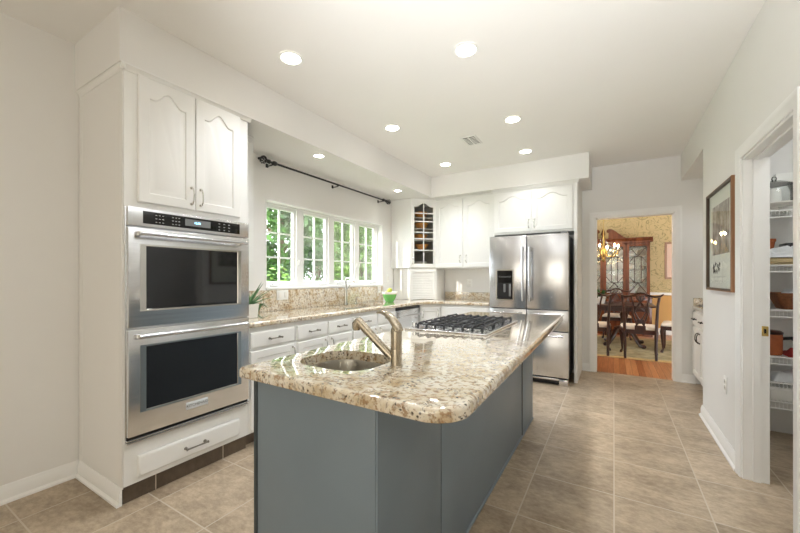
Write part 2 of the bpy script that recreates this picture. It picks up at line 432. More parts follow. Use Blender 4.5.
# ------------------------------------------------------------------ the setting
XW, XT, YB, YD, XR, ZC, ZS = -2.89, -2.285, 5.15, 5.37, .688, 2.705, 2.41
struct(G().box(-3.05, -2.5, -.12, 1.9, 5.40, 0), 'floor', 'tile')
struct(G().box(-3.05, -2.5, ZC, 1.9, 5.49, ZC + .1), 'ceiling', 'ceiling')
WY0, WY1, WZ0, WZ1 = 2.285, 4.315, 1.145, 2.01
g = G(); g.box(-3.05, -2.5, 0, XW, WY0, ZC); g.box(-3.05, WY1, 0, XW, 5.49, ZC); g.box(-3.05, WY0, 0, XW, WY1, WZ0); g.box(-3.05, WY0, WZ1, XW, WY1, ZC)
struct(g, 'wall_left', 'wall')
struct(G().box(XW, YB, 0, -.402, 5.49, ZC), 'wall_back', 'wall')
DX0, DX1, DZ = -.207, .630, 2.035
g = G(); g.box(-.402, YD, 0, DX0, 5.49, ZC); g.box(DX1, YD, 0, 1.9, 5.49, ZC); g.box(DX0, YD, DZ, DX1, 5.49, ZC); struct(g, 'wall_dining', 'wall')
PY0, PY1, PZ = 2.225, 2.995, 1.985
g = G(); g.box(XR, -2.5, 0, XR + .115, PY0, ZC); g.box(XR, PY1, 0, XR + .115, 4.145, ZC); g.box(XR, PY0, PZ, XR + .115, PY1, ZC); struct(g, 'wall_right', 'wall')
g = G(); g.box(-3.05, -2.62, 0, 1.9, -2.5, ZC); struct(g, 'wall_rear', 'wall')
struct(G().box(XR + .115, 4.03, 0, 1.9, 4.145, ZC), 'wall_pantry_back', 'wall')
struct(G().box(1.62, -2.5, 0, 1.74, 5.49, ZC), 'wall_pantry_side', 'wall')
struct(G().box(XR + .115, 1.55, 0, 1.62, 1.65, ZC), 'wall_pantry_front', 'wall')
g = G(); g.prism([(XW, .865), (-2.275, .865), (-2.275, 4.68), (-.246, 4.68), (-.246, YD), (-.402, YD), (-.402, YB), (XW, YB)], ZS, ZC); struct(g, 'ceiling_soffit', 'wall', smooth=False)
struct(G().box(XR, 4.145, ZS - .01, 1.62, YD, ZC), 'ceiling_soffit', 'wall')
def baseb(f, L, h=.098, t=.014):
    g = G(f); pr = [(0, 0), (t + .012, 0), (t + .012, .012), (t, .022), (t, h - .03), (t - .004, h - .022), (t - .006, h - .01), (.004, h), (0, h)]
    g.skin([[(0, y, x) for x, y in pr], [(L, y, x) for x, y in pr]]); return g
struct(baseb(F_px(XW, -2.5, 0), 3.385), 'baseboard_left', 'trim')
struct(baseb(F_mx(XR, 4.16, 0), 1.095), 'baseboard_right', 'trim')
struct(baseb(frame((XR, 4.145, 0), (1, 0, 0), UP, (0, 1, 0)), .9), 'baseboard_nook', 'trim')
struct(baseb(F_my(-.36, YD, 0), .10), 'baseboard_back', 'trim')
struct(baseb(F_my(.682, YD, 0), .14), 'baseboard_back', 'trim')
struct(baseb(F_mx(XR, 2.15, 0), 4.6), 'baseboard_right', 'trim')
# door casings
def casing(f, W, H, cw=.068, t=.016):
    g = G(f)
    def prof(i): return [(-i, 0), (-i, H + i), (W + i, H + i), (W + i, 0)]
    lo = [(0, 0), (0, t * .7), (.008, t), (cw * .6, t), (cw * .72, t + .005), (cw, t + .005), (cw, 0)]
    loops = [[(x, y, z) for x, y in prof(i)] for i, z in lo]
    g.skin(loops + [loops[0]], False, False, closed=False); return g
dr = bpy.data.objects.new('door_1', None); COL.objects.link(dr); dr.location = (0, YD, 0); dr['kind'] = 'structure'
struct(casing(F_my(DX0, YD, 0), DX1 - DX0, DZ), 'casing', 'trim', dr)
g = G(); g.box(DX0 - .002, YD - .004, 0, DX0 + .016, 5.494, DZ); g.box(DX1 - .016, YD - .004, 0, DX1 + .002, 5.494, DZ); g.box(DX0, YD - .004, DZ - .016, DX1, 5.494, DZ + .002); struct(g, 'jamb', 'trim', dr)
dr = bpy.data.objects.new('door_2', None); COL.objects.link(dr); dr.location = (XR, PY1, 0); dr['kind'] = 'structure'
struct(casing(F_mx(XR, PY1, 0), PY1 - PY0, PZ), 'casing', 'trim', dr)
g = G(); x0, x1 = XR - .003, XR + .118
g.box(x0, PY1 - .014, 0, x1, PY1 + .002, PZ); g.box(x0, PY0 - .002, 0, x1, PY0 + .014, PZ); g.box(x0, PY0, PZ - .014, x1, PY1, PZ + .002)
g.box(x0 + .045, PY1 - .026, 0, x0 + .08, PY1 - .012, PZ - .012); g.box(x0 + .045, PY0 + .012, 0, x0 + .08, PY0 + .026, PZ - .012); g.box(x0 + .045, PY0 + .012, PZ - .026, x0 + .08, PY1 - .012, PZ - .012)
struct(g, 'jamb', 'trim', dr)
g = G(); g.box(XR + .082, PY1 - .0165, .89, XR + .112, PY1 - .0135, .95, .001); g.build('strike_plate', 'brass', dr, 'brass strike plate')
g = G(); g.box(XR + .092, PY1 - .0172, .907, XR + .102, PY1 - .016, .933); g.build('latch_hole', 'dark', dr)
# pantry door leaf folded open inside the pantry
lf = thing('pantry_door', 'white pantry door standing open inside the closet', 'door', (XR + .125, PY0 - .03, 0)); 
panel_geo(F_dir((XR + .125, PY0 - .03, .01), (1, 0, 0), (0, 1, 0)), .72, 1.96, 0, .035, .1).build('leaf', 'trim', lf)
G().ball((XR + .78, PY0 + .04, .93), .028).build('knob', 'brass', lf)
# window: four casements in the recess
fr = (XW - .07)
for k in range(4):
    W = (WY1 - WY0) / 4; y0 = WY0 + k * W; f = F_px(fr - .06, y0, WZ0)
    H = WZ1 - WZ0; wn = bpy.data.objects.new('window_%d' % (k + 1), None); COL.objects.link(wn); wn.location = (fr, y0, WZ0); wn['kind'] = 'structure'
    g = G(f); a = .045; g.skin([[(x, y, z) for x, y in l] for l, z in ((rect(0, 0, W, H), 0), (rect(0, 0, W, H), .06), (rect(a, a * .6, W - a, H - a * .6), .06), (rect(a, a * .6, W - a, H - a * .6), 0))] + [[(x, y, 0) for x, y in rect(0, 0, W, H)]], False, False)
    struct(g, 'frame', 'trim', wn)
    c = .030; X0, Y0_, X1, Y1_ = a - .001, a * .6 - .001, W - a + .001, H - a * .6 + .001
    g = G(f); lo = [(rect(X0, Y0_, X1, Y1_), .008), (rect(X0, Y0_, X1, Y1_), .046), (rect(X0 + c, Y0_ + c, X1 - c, Y1_ - c), .040), (rect(X0 + c + .004, Y0_ + c + .004, X1 - c - .004, Y1_ - c - .004), .030), (rect(X0 + c + .004, Y0_ + c + .004, X1 - c - .004, Y1_ - c - .004), .008)]
    g.skin([[(x, y, z) for x, y in l] for l, z in lo] + [[(x, y, .008) for x, y in rect(X0, Y0_, X1, Y1_)]], False, False); struct(g, 'sash', 'trim', wn)
    gx0, gx1, gy0, gy1 = X0 + c, X1 - c, Y0_ + c, Y1_ - c
    g = G(f); xm = (gx0 + gx1) / 2; g.box(xm - .008, gy0, .014, xm + .008, gy1, .034, .003)
    for q in (1, 2): yy = gy0 + (gy1 - gy0) * q / 3; g.box(gx0, yy - .008, .015, gx1, yy + .008, .033, .003)
    struct(g, 'muntin', 'trim', wn)
    g = G(f); g.box(gx0, gy0, .021, gx1, gy1, .026); struct(g, 'pane', 'pane', wn)
    g = G(f); u = W * (.3 if k % 2 == 0 else .68)
    g.box(u - .05, .012, .06, u + .05, .035, .075, .006); g.tube([(u - .03, .03, .07), (u - .02, .038, .09), (u + .03, .036, .095), (u + .07, .03, .09)], [.007, .007, .006, .008], 8); g.build('crank', 'trim', wn)
    g = G(f); u = W - .03 if k % 2 == 0 else .03
    g.box(u - .009, .2, .058, u + .009, .28, .066, .003); g.tube([(u, .24, .066), (u, .245, .08), (u, .29, .086)], [.006, .006, .008], 8); g.build('latch', 'trim', wn)
g = G(); g.box(XW - .075, WY0 - .0, WZ0 - .022, XW + .018, WY1 + .0, WZ0 + .003, .006); struct(g, 'trim_1', 'trim')
g = G(); g.box(XW - .07, WY0 - .002, WZ0, XW + .004, WY0 + .012, WZ1); g.box(XW - .07, WY1 - .012, WZ0, XW + .004, WY1 + .002, WZ1); g.box(XW - .07, WY0, WZ1 - .012, XW + .004, WY1, WZ1 + .002); struct(g, 'trim_2', 'trim')

# ------------------------------------------------------------------ oven tower
T0, T1 = .888, 1.652
tw = thing('oven_cabinet', 'tall white cabinet housing the double wall oven, with two arched doors on top', 'cabinet', (-2.6, 1.3, 0))
g = G(); g.box(XW + .003, T0, .10, XT - .02, T0 + .02, ZS - .002); g.box(XW + .003, T1 - .02, .10, XT - .02, T1, ZS - .002)
g.box(XW + .003, T0, .1, XT - .02, T1, .30); g.box(XW + .003, T0, 1.645, XT - .02, T1, ZS - .002); g.box(XW + .003, T0, .1, XW + .03, T1, ZS - .002)
g.box(XT - .02, T0, .322, XT, T0 + .024, 1.638); g.box(XT - .02, T1 - .012, .322, XT, T1, 1.638); g.box(XT - .02, T0, .10, XT, T1, .322); g.box(XT - .02, T0, 1.638, XT, T1, 2.40)
g.build('carcass', 'cabinet', tw)
g = G(); g.box(XW + .003, T0 - .006, .09, XW + .05, T0, ZS - .025, .002); g.box(XT - .045, T0 - .006, .09, XT - .004, T0, ZS - .03, .002); g.build('side_stile', 'wall', tw)
G().box(XW + .03, T0 - .003, .09, XT - .012, T0 + .001, ZS - .02).build('side_panel', 'wall', tw)
baseb(F_dir((XW + .02, T0 - .004, 0), (1, 0, 0), (0, -1, 0)), .575).build('side_baseboard', 'trim', tw)
g = G(); g.box(XW + .01, T0 + .005, 0, XT - .03, T1, .10); g.build('toe_kick', 'kick_tile', tw)
G().box(XT - .031, T0 + .004, 0, XT - .022, T1, .098).build('toe_kick_tile', 'kick_tile', tw)
def crown(f, L, p=.03, h=.032):
    g = G(f); pr = [(0, 0), (.006, 0), (.008, .008), (p * .5, h * .45), (p * .85, h * .75), (p, h * .8), (p, h), (0, h)]
    g.skin([[(0, y, x) for x, y in pr], [(L, y, x) for x, y in pr]]); return g
crown(F_px(XT, T0 - .02, ZS - .034), T1 - T0 + .04, .026).build('crown_molding', 'cabinet', tw)
crown(F_my(XW + .004, T0, ZS - .034), XT - XW + .02, .02).build('crown_molding', 'cabinet', tw)
f = F_px(XT, .950, 1.668); dw = (1.582 - .950) / 2
door(f, dw - .002, .712, tw, .06, (dw - .028, .085)); door(sub(f, dw + .002, 0), dw - .002, .712, tw, .06, (.028, .085))
d = drawer(F_px(XT, .952, .130), .625, .119, tw, True, .12, pm='pewter')
# double oven
ov = thing('double_oven', 'stainless double wall oven with black glass doors built into the tall white cabinet', 'oven', (XT - .2, 1.285, .32))
OY0, OY1 = .895, 1.640
G().box(XT - .5, OY0 + .015, .335, XT - .001, OY1 - .015, 1.62).build('body', 'dark', ov)
G().box(XT + .0005, OY0 - .004, .332, XT + .006, OY1 + .006, 1.634, .002).build('trim_frame', 'steel', ov)
cp = G().box(XT, OY0, 1.530, XT + .030, OY1, 1.634, .003).build('control_panel', 'steel', ov)
f = F_px(XT + .030, OY0, 1.530)
G(f).box(.072, .018, -.002, .672, .088, .0015, .001).build('display_glass', 'blackglass', cp)
G(f).box(.30, .034, 0, .46, .076, .002).build('screen', 'grey_plastic', cp, 'grey display screen')
text('clock_digits', '12:00', .018, lambda p: f((.375 + p[0], .055 + p[1], .0022 + p[2])), 'digits', cp)
for u0, du, w0 in ((.135, .018, .009), (.225, .018, .009), (.515, .035, .011)):
    g = G(f); g.box(u0 - .006, .024, .0004, u0 + 2 * du + .016, .082, .0016)
    g.build('key_pad', 'blackglass', cp)
    for a in range(3):
        for b in range(3): G(f).box(u0 + a * du, .030 + b * .02, 0, u0 + a * du + w0, .033 + b * .02, .0022).build('key_mark', 'print_white', cp)
def oven_door(z0, z1, gl0, gl1, badge):
    d = G().box(XT + .004, OY0, z0, XT + .034, OY1, z1, .004).build('door', 'steel', ov)
    f = F_px(XT + .034, OY0, z0); W = OY1 - OY0
    wf = G(f); a0, a1, b0, b1 = .056, W - .065, gl0 - z0 - .012, gl1 - z0 + .0
    wf.skin([[(x, y, z) for x, y in l] for l, z in ((rect(a0, b0, a1, b1), -.002), (rect(a0, b0, a1, b1), .003), (rect(a0 + .03, b0 + .009, a1 - .026, b1 - .009), .003), (rect(a0 + .033, b0 + .012, a1 - .029, b1 - .012), -.001))], False, False)
    wf.build('window_frame', 'chrome', d)
    G(f).box(a0 + .028, b0 + .009, -.003, a1 - .024, b1 - .009, .0006).build('window_glass', 'ovenglass', d)
    g = G(f); zz = z1 - z0 - .036
    g.tube([(.035, zz, .048), (W - .05, zz, .048)], .0115, 14)
    g.build('handle', 'steel', d)
    for u in (.043, W - .058): G(f).box(u - .014, zz - .012, 0, u + .014, zz + .012, .056, .006).build('handle_mount', 'chrome', d)
    if badge:
        G(f).box(W / 2 - .068, .058, 0, W / 2 + .068, .100, .0035, .001).build('badge', 'print_white', d)
        text('badge_lettering', 'KITCHENAID', .023, lambda p: f((W / 2 + p[0], .079 + p[1], .0036 + p[2])), 'ink', d)
oven_door(.968, 1.522, 1.068, 1.430, False)
oven_door(.372, .958, .508, .868, True)
G().box(XT + .006, OY0, .333, XT + .016, OY1, .371).build('vent_gap', 'dark', ov)
g = G()
for k in range(2): g.box(XT + .001, OY0 - .003, .334 + k * .013, XT + .026 + .003 * k, OY1, .343 + k * .013, .002)
g.build('vent_trim', 'steel', ov)

# narrow wall cabinet between oven tower and window
nc = thing('upper_cabinet', 'narrow white wall cabinet beside the oven tower, left of the window', 'cabinet', (-2.73, 1.82, 1.38))
G().box(XW + .003, T1 + .002, 1.375, -2.592, 1.93, ZS - .002).build('carcass', 'cabinet', nc)
door(F_px(-2.592, T1 + .012, 1.395), .205, .97, nc, .03, (.17, .18), rail=.045)
crown(F_px(-2.592, T1 + .002, ZS - .04), .255, .03, .036).build('crown_molding', 'cabinet', nc)

# ------------------------------------------------------------------ base cabinets along the window
def base_unit(y0, y1, cols, label, loc_y):
    c = thing('base_cabinet', label, 'cabinet', (-2.59, loc_y, 0), 'white base cabinets under the window counter')
    g = G(); g.box(XW + .01, y0, .1, XT, y1, .66 if 'sink base' in label else .874)
    if 'sink base' in label: g.box(XT - .02, y0, .659, XT, y1, .874); g.box(XW + .01, y0, .659, XT - .021, y0 + .016, .874); g.box(XW + .01, y1 - .016, .659, XT - .021, y1, .874)
    g.build('carcass', 'cabinet', c)
    G().box(XW + .01, y0, 0, XT - .06, y1, .1).build('toe_kick', 'kick_tile', c)
    for a, b, side, pull in cols:
        drawer(F_px(XT, a, .719), b - a, .118, c, pull, .095, pm='pewter')
        door(F_px(XT, a, .125), b - a, .575, c, 0, ((b - a - .028) if side else .028, .50), pm='chrome')
    return c
base_unit(1.655, 2.100, [(1.668, 2.085, 1, True)], 'white base cabinet next to the oven tower, one drawer over one door', 1.91)
base_unit(2.103, 2.850, [(2.118, 2.474, 1, True), (2.499, 2.833, 0, True)], 'white two-door base cabinet left of the window sink cabinet', 2.49)
base_unit(2.853, 3.696, [(2.866, 3.27, 1, True), (3.31, 3.681, 0, True)], 'white sink base cabinet beside the dishwasher under the window', 3.3)
dwm = thing('dishwasher', 'stainless dishwasher under the counter near the corner', 'dishwasher', (-2.55, 4.04, 0))
G().box(-2.86, 3.70, .09, XT - .02, 4.325, .872).build('tub', 'dark', dwm)
G().box(XT - .02, 3.706, .10, XT + .012, 4.32, .835, .004).build('door', 'steel', dwm)
G().box(XT - .02, 3.706, .837, XT + .008, 4.32, .866, .003).build('control_strip', 'black', dwm)
g = G(F_px(XT + .012, 3.73, .10)); g.tube([(.04, .655, .04), (.55, .655, .04)], .010, 12)
for u in (.05, .54): g.cyl((u, .655, 0), (u, .655, .04), .009, .011, 10)
g.build('handle', 'steel', dwm); G().box(-2.8, 3.70, 0, XT - .06, 4.325, .09).build('toe_kick', 'black', dwm)
# corner base and back run
cx = thing('base_cabinet', 'white diagonal corner base cabinet between dishwasher and back run', 'cabinet', (-2.5, 4.8, 0))
CP = [(XW + .01, 4.33), (XT, 4.33), (-2.06, 4.53), (-2.06, YB - .01), (XW + .01, YB - .01)]
G().prism(CP, .1, .874).build('carcass', 'cabinet', cx, smooth=False)
G().prism([(XW + .01, 4.33), (XT - .06, 4.33), (-2.08, 4.58), (-2.08, YB - .01), (XW + .01, YB - .01)], 0, .1).build('toe_kick', 'kick_tile', cx, smooth=False)
u = Vector((-2.06 - XT, .20, 0)); Lc = u.length; u.normalize(); wv = Vector((u.y, -u.x, 0))
o = Vector((XT, 4.33, .13)) + u * .015
d = door(F_dir(o, u, wv), Lc - .03, .70, cx, 0, (.028, .62), rail=.05)
bow_pull(F_dir(o + wv * .02, u, wv), Lc - .06, .62, .1, True, 'chrome', d)
bk = thing('base_cabinet', 'white wide-drawer base cabinet between the corner and the refrigerator', 'cabinet', (-1.7, 4.85, 0))
G().box(-2.056, 4.53, .1, -1.372, YB - .01, .874).build('carcass', 'cabinet', bk)
G().box(-2.056, 4.58, 0, -1.372, YB - .01, .1).build('toe_kick', 'kick_tile', bk)
drawer(F_my(-2.03, 4.53, .655), .64, .19, bk, True, .11); drawer(F_my(-2.03, 4.53, .39), .64, .25, bk, True, .11); drawer(F_my(-2.03, 4.53, .125), .64, .25, bk, True, .11)
# counter, backsplashes
KP = [(XW + .002, T1 + .003), (-2.257, T1 + .003), (-2.257, 4.31), (-2.045, 4.50), (-1.371, 4.50), (-1.371, YB - .002), (XW + .002, YB - .002)]
ct = one(slab(KP, [.002, .01, .12, .12, .01, .002, .002], .876, .915), 'countertop', 'granite', 'speckled granite countertop running under the window and along the back wall', 'countertop')
cut(ct, G().prism(round_poly(rect(-2.74, 2.93, -2.36, 3.62), .06), .8, 1.0))
ks = thing('kitchen_sink', 'undermount steel sink set in the window counter', 'sink', (-2.55, 3.27, .68))
def bowl_geo(x0, y0, x1, y1, r, zt, depth, th=.003):
    g = G(); L = []
    for d, z in ((-.012, zt), (0, zt), (.004, zt - .01), (.012, zt - depth + .03), (.03, zt - depth + .008), (.06, zt - depth)): L.append([(x, y, z) for x, y in round_poly(rect(x0, y0, x1, y1), r, d)])
    for d, z in ((.06, zt - depth - th), (.02, zt - depth + .0), (.002, zt - depth + .03), (-.012, zt - .004)): L.append([(x, y, z) for x, y in round_poly(rect(x0, y0, x1, y1), r, d)])
    # floor discs
    g.skin(L, False, False); g.skin([L[5], [(x, y, zt - depth - .001) for x, y in round_poly(rect(x0, y0, x1, y1), r, min(x1 - x0, y1 - y0) * .45)]], False, True); return g
bowl_geo(-2.745, 2.925, -2.355, 3.625, .065, .8755, .19).build('basin', 'sink', ks)
kf = thing('kitchen_faucet', 'tall slim chrome faucet behind the window sink', 'faucet', (-2.80, 3.38, .915))
g = G(); g.lathe([(.026, 0), (.026, .006), (.020, .02), (.018, .06), (.018, .24), (.014, .25)], (-2.80, 3.38, .915)); g.build('body', 'chrome', kf)
g = G(); g.tube([(-2.80, 3.38, 1.15), (-2.80, 3.38, 1.21), (-2.785, 3.38, 1.235), (-2.74, 3.375, 1.238), (-2.66, 3.365, 1.20)], [.012, .012, .012, .0115, .0125], 12); g.build('spout', 'chrome', kf)
g = G(); g.tube([(-2.80, 3.38, 1.10), (-2.80, 3.415, 1.108), (-2.80, 3.46, 1.15)], [.008, .007, .006], 8); g.build('handle', 'chrome', kf)
sdp = thing('soap_dispenser', 'small chrome soap dispenser right of the window faucet', 'soap dispenser', (-2.80, 3.58, .915))
G().lathe([(.02, 0), (.02, .005), (.011, .012), (.01, .06), (.012, .07), (.008, .08)], (-2.80, 3.58, .915), 14).build('body', 'chrome', sdp)
G().tube([(-2.80, 3.58, .99), (-2.78, 3.58, 1.0), (-2.74, 3.58, .985)], [.006, .006, .005], 8).build('spout', 'chrome', sdp)
one(G().box(XW + .001, 2.10, .916, XW + .021, WY1, WZ0 - .024, .003), 'backsplash', 'granite', 'tall granite backsplash slab below the window', 'backsplash')
one(G().box(-2.26, YB - .022, .916, -1.372, YB - .001, 1.025, .003), 'backsplash', 'granite', 'low granite backsplash strip on the back wall beside the refrigerator', 'backsplash')
# diagonal glass-door corner cabinet
gc = thing('upper_cabinet', 'white corner wall cabinet with an arched glass door and dishes inside', 'cabinet', (-2.7, 4.95, 1.39))
A = Vector((-2.553, 4.55, 0)); B = Vector((-2.268, 4.838, 0))
CPi = [(XW + .006, A.y + .003), (A.x - .002, A.y + .003), (B.x - .003, B.y + .002), (B.x - .003, YB - .006), (XW + .006, YB - .006)]
g = G(); g.prism(CPi, 1.386, 1.405); g.prism(CPi, 2.386, 2.4055)
g.box(XW + .004, A.y, 1.385, A.x, A.y + .016, 2.4065); g.box(B.x - .016, B.y, 1.385, B.x, YB - .004, 2.4065)
g.build('carcass', 'cabinet', gc, smooth=False)
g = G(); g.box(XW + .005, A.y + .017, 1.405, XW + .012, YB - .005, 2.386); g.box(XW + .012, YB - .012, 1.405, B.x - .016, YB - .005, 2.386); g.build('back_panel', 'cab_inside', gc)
zs = [1.405, 1.655, 1.80, 1.975, 2.14]
CI = [(XW + .013, 4.58), (A.x - .02, 4.585), (B.x - .03, B.y + .0), (B.x - .03, YB - .013), (XW + .013, YB - .013)]
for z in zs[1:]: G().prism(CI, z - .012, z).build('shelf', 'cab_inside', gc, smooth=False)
u = (B - A); Ld = u.length; u.normalize(); wv = Vector((u.y, -u.x, 0))
f = F_dir(A + Vector((0, 0, 1.392)) - wv * .004, u, wv)
dg = panel_geo(f, Ld, 1.005, .055, .02, .056, True).build('door', 'cabinet', gc)
g = G(f); g.box(Ld / 2 - .008, .055, .002, Ld / 2 + .008, .945, .018, .002)
for yy in (.255, .425, .52, .68, .80): g.box(.055, yy - .008, .002, Ld - .055, yy + .008, .018, .002)
g.build('muntin', 'cabinet', dg); G(f)._add([(.05, .05, .008), (Ld - .05, .05, .008), (Ld - .05, .945, .008), (.05, .945, .008)], [[0, 1, 2, 3]]).build('glass', 'cabglass', dg)
bow_pull(sub(f, 0, 0, .02), .03, .1, .09, True, 'chrome', dg)
crown(F_dir((A.x, A.y, ZS - .03), u, wv), Ld, .018, .028).build('crown_molding', 'cabinet', gc)
cen = (A + B) / 2 - wv * .155
names = ['bottom', 'second', 'middle', 'fourth', 'top']
for i, z in enumerate(zs):
    p = cen + u * (.005 if i % 2 == 0 else .02)
    if i == 0:
        for k in range(4):
            q = cen + u * .0; one(G().lathe([(.02, 0), (.06, .004), (.105, .018), (.106, .022), (.06, .008), (.02, .005)], (q.x, q.y, z + k * .02), 20), 'plate', 'ceramic', 'pale plate in the stack on the bottom shelf of the glass cabinet', 'plate', 'plates stacked in the glass cabinet')
    else:
        w_ = {1: 'lowest amber bowl above the plates', 2: 'amber bowl on the middle shelf', 3: 'amber bowl on the fourth shelf', 4: 'amber bowl on the top shelf'}[i]
        one(G().lathe([(.03, 0), (.035, .006), (.075, .03), (.105, .085), (.108, .09), (.098, .088), (.06, .03), (.02, .01)], (p.x, p.y, z + .001), 22), 'bowl', 'orange_dish', w_ + ' in the glass corner cabinet', 'bowl', 'amber bowls in the glass cabinet')
# appliance garage
ag = thing('appliance_garage', 'white corner appliance garage with a slatted roll door on the counter', 'cabinet', (-2.6, 4.95, .916))
AA = A + wv * -.002; BB = B - wv * .002
g = G(); g.prism([(XW + .004, 4.62), (A.x - .075, 4.62), (A.x, A.y), (A.x + .035 * u.x, A.y + .035 * u.y), (A.x + .035 * u.x - wv.x * .03, A.y + .035 * u.y - wv.y * .03), (A.x - .06, 4.66), (XW + .004, 4.66)], .917, 1.383); g.build('left_stile', 'cabinet', ag, smooth=False)
e = B - u * .035; g = G()
g.prism([(B.x, B.y), (B.x, YB - .03), (B.x - .02, YB - .03), (B.x - .03, B.y + .03), (e.x - wv.x * .03, e.y - wv.y * .03), (e.x, e.y)], .917, 1.383)
f = F_dir(A + Vector((0, 0, .917)), u, wv); g2 = G(f); g2.box(.035, .41, -.03, Ld - .035, .466, 0)
g.build('right_stile', 'cabinet', ag, smooth=False); g2.build('header', 'cabinet', ag)
g = G(f)
for k in range(16): g.box(.036, .004 + k * .0253, -.02, Ld - .036, .004 + k * .0253 + .0245, -.010, .004)
g.build('tambour_door', 'cabinet', ag)
G(f).box(Ld / 2 - .04, .018, -.01, Ld / 2 + .04, .028, .006, .003).build('pull', 'cabinet', ag)
# back upper cabinets
up = thing('upper_cabinet', 'white two-door wall cabinet between glass corner cabinet and refrigerator', 'cabinet', (-1.85, 5.0, 1.385))
G().box(B.x + .003, 4.832, 1.382, -1.372, YB - .004, ZS - .004).build('carcass', 'cabinet', up)
door(F_my(-2.262, 4.832, 1.392), .412, .985, up, .055, (.38, .12)); door(F_my(-1.825, 4.832, 1.392), .425, .985, up, .055, (.035, .12))
crown(F_my(B.x + .004, 4.832, ZS - .034), .888, .024, .03).build('crown_molding', 'cabinet', up)
# fridge surround
fs = thing('refrigerator_cabinet', 'white cabinet with two arched doors above the refrigerator and a tall side panel', 'cabinet', (-.85, 4.9, 0))
G().box(-1.368, 4.675, 1.80, -.40, YB - .004, ZS - .004).build('carcass', 'cabinet', fs)
g = G(); g.box(-.40, 4.66, 0, -.365, YD - .002, ZS - .004, .002); g.build('side_panel', 'cabinet', fs)
G().box(-1.368, 4.70, 0, -1.35, YB - .004, 1.80).build('side_panel', 'cabinet', fs)
door(F_my(-1.345, 4.675, 1.825), .462, .515, fs, .055, (.432, .095)); door(F_my(-.875, 4.675, 1.825), .462, .515, fs, .055, (.03, .095))
crown(F_my(-1.38, 4.66, ZS - .045), 1.03, .034, .042).build('crown_molding', 'cabinet', fs)
# refrigerator
FX0, FX1, FY = -1.343, -.437, 4.43
rf = thing('refrigerator', 'stainless french-door refrigerator with water dispenser and bottom drawers', 'refrigerator', (-.89, 4.75, 0))
G().box(FX0 + .012, FY + .08, .06, FX1 - .012, YB - .02, 1.745, .004).build('body', 'grey_plastic', rf)
ZD = .868; sp = -.893
dl = G().box(FX0, FY, ZD + .004, sp - .003, FY + .078, 1.752, .008).build('door', 'steel_v', rf)
d2 = G().box(sp + .003, FY, ZD + .004, FX1, FY + .078, 1.752, .008).build('door', 'steel_v', rf)
f = F_my(0, FY, 0)
for dd, x in ((dl, sp - .04), (d2, sp + .04)):
    g = G(f); g.tube([(x, .965, .055), (x, 1.61, .055)], .012, 14); g.build('handle', 'steel_v', dd)
    for z in (.985, 1.59): G(f).box(x - .011, z - .022, 0, x + .011, z + .022, .05, .004).build('handle_mount', 'chrome', dd)
w0, w1, z0, z1 = -1.262, -1.042, .965, 1.345
G(f).skin([[(x, y, z) for x, y in l] for l, z in ((rect(w0, z0, w1, z1), -.001), (rect(w0, z0, w1, z1), .006), (rect(w0 + .014, z0 + .014, w1 - .014, z1 - .014), .006), (rect(w0 + .02, z0 + .02, w1 - .02, z1 - .02), -.001))], False, False).build('dispenser_frame', 'chrome', dl)
dp = G(f).box(w0 + .013, z0 + .013, -.002, w1 - .013, z1 - .013, .002).build('dispenser', 'blackglass', dl)
g = G(f); g.box(w0 + .03, z0 + .02, 0, w1 - .03, z0 + .215, .003); g.box(w0 + .03, z0 + .018, 0, w1 - .03, z0 + .03, .014, .003); g.build('dispenser_recess', 'black', dp)
g = G(f); g.box(-1.165, z0 + .10, .003, -1.14, z0 + .2, .012, .004); g.box(-1.10, z0 + .05, .003, -1.075, z0 + .2, .010, .004); g.build('paddle', 'grey_plastic', dp)
text('dispenser_lettering', 'KitchenAid', .032, lambda p: f((-1.15 + p[0], 1.255 + p[1], .0025 + p[2])), 'grey_plastic', dp)
def fdraw(x0, x1, z0, z1, L):
    d = G().box(x0, FY, z0, x1, FY + .078, z1, .007).build('drawer', 'steel_v', rf)
    xm, zz = (x0 + x1) / 2, z1 - .045; g = G(f); g.tube([(xm - L / 2, zz, .05), (xm + L / 2, zz, .05)], .011, 12); g.build('handle', 'steel_x', d)
    for x in (xm - L / 2 + .02, xm + L / 2 - .02): G(f).box(x - .018, zz - .011, 0, x + .018, zz + .011, .045, .004).build('handle_mount', 'chrome', d)
fdraw(FX0, sp - .003, .625, ZD - .004, .36); fdraw(sp + .003, FX1, .625, ZD - .004, .36); fdraw(FX0, FX1, .095, .617, .80)
G().box(FX0 + .02, FY + .03, .012, FX1 - .02, FY + .10, .09).build('toe_grille', 'black', rf)
g = G(); g.box(FX1 - .10, FY + .004, 0, FX1 - .004, FY + .09, .078, .006); g.box(FX0 + .004, FY + .004, 0, FX0 + .10, FY + .09, .078, .006); g.box(FX0 + .1, FY + .004, .058, FX1 - .1, FY + .03, .082, .004); g.build('foot', 'steel_x', rf)
G().box(FX1 - .08, FY + .03, 1.750, FX1 - .01, FY + .16, 1.768, .004).build('hinge_cover', 'grey_plastic', rf)

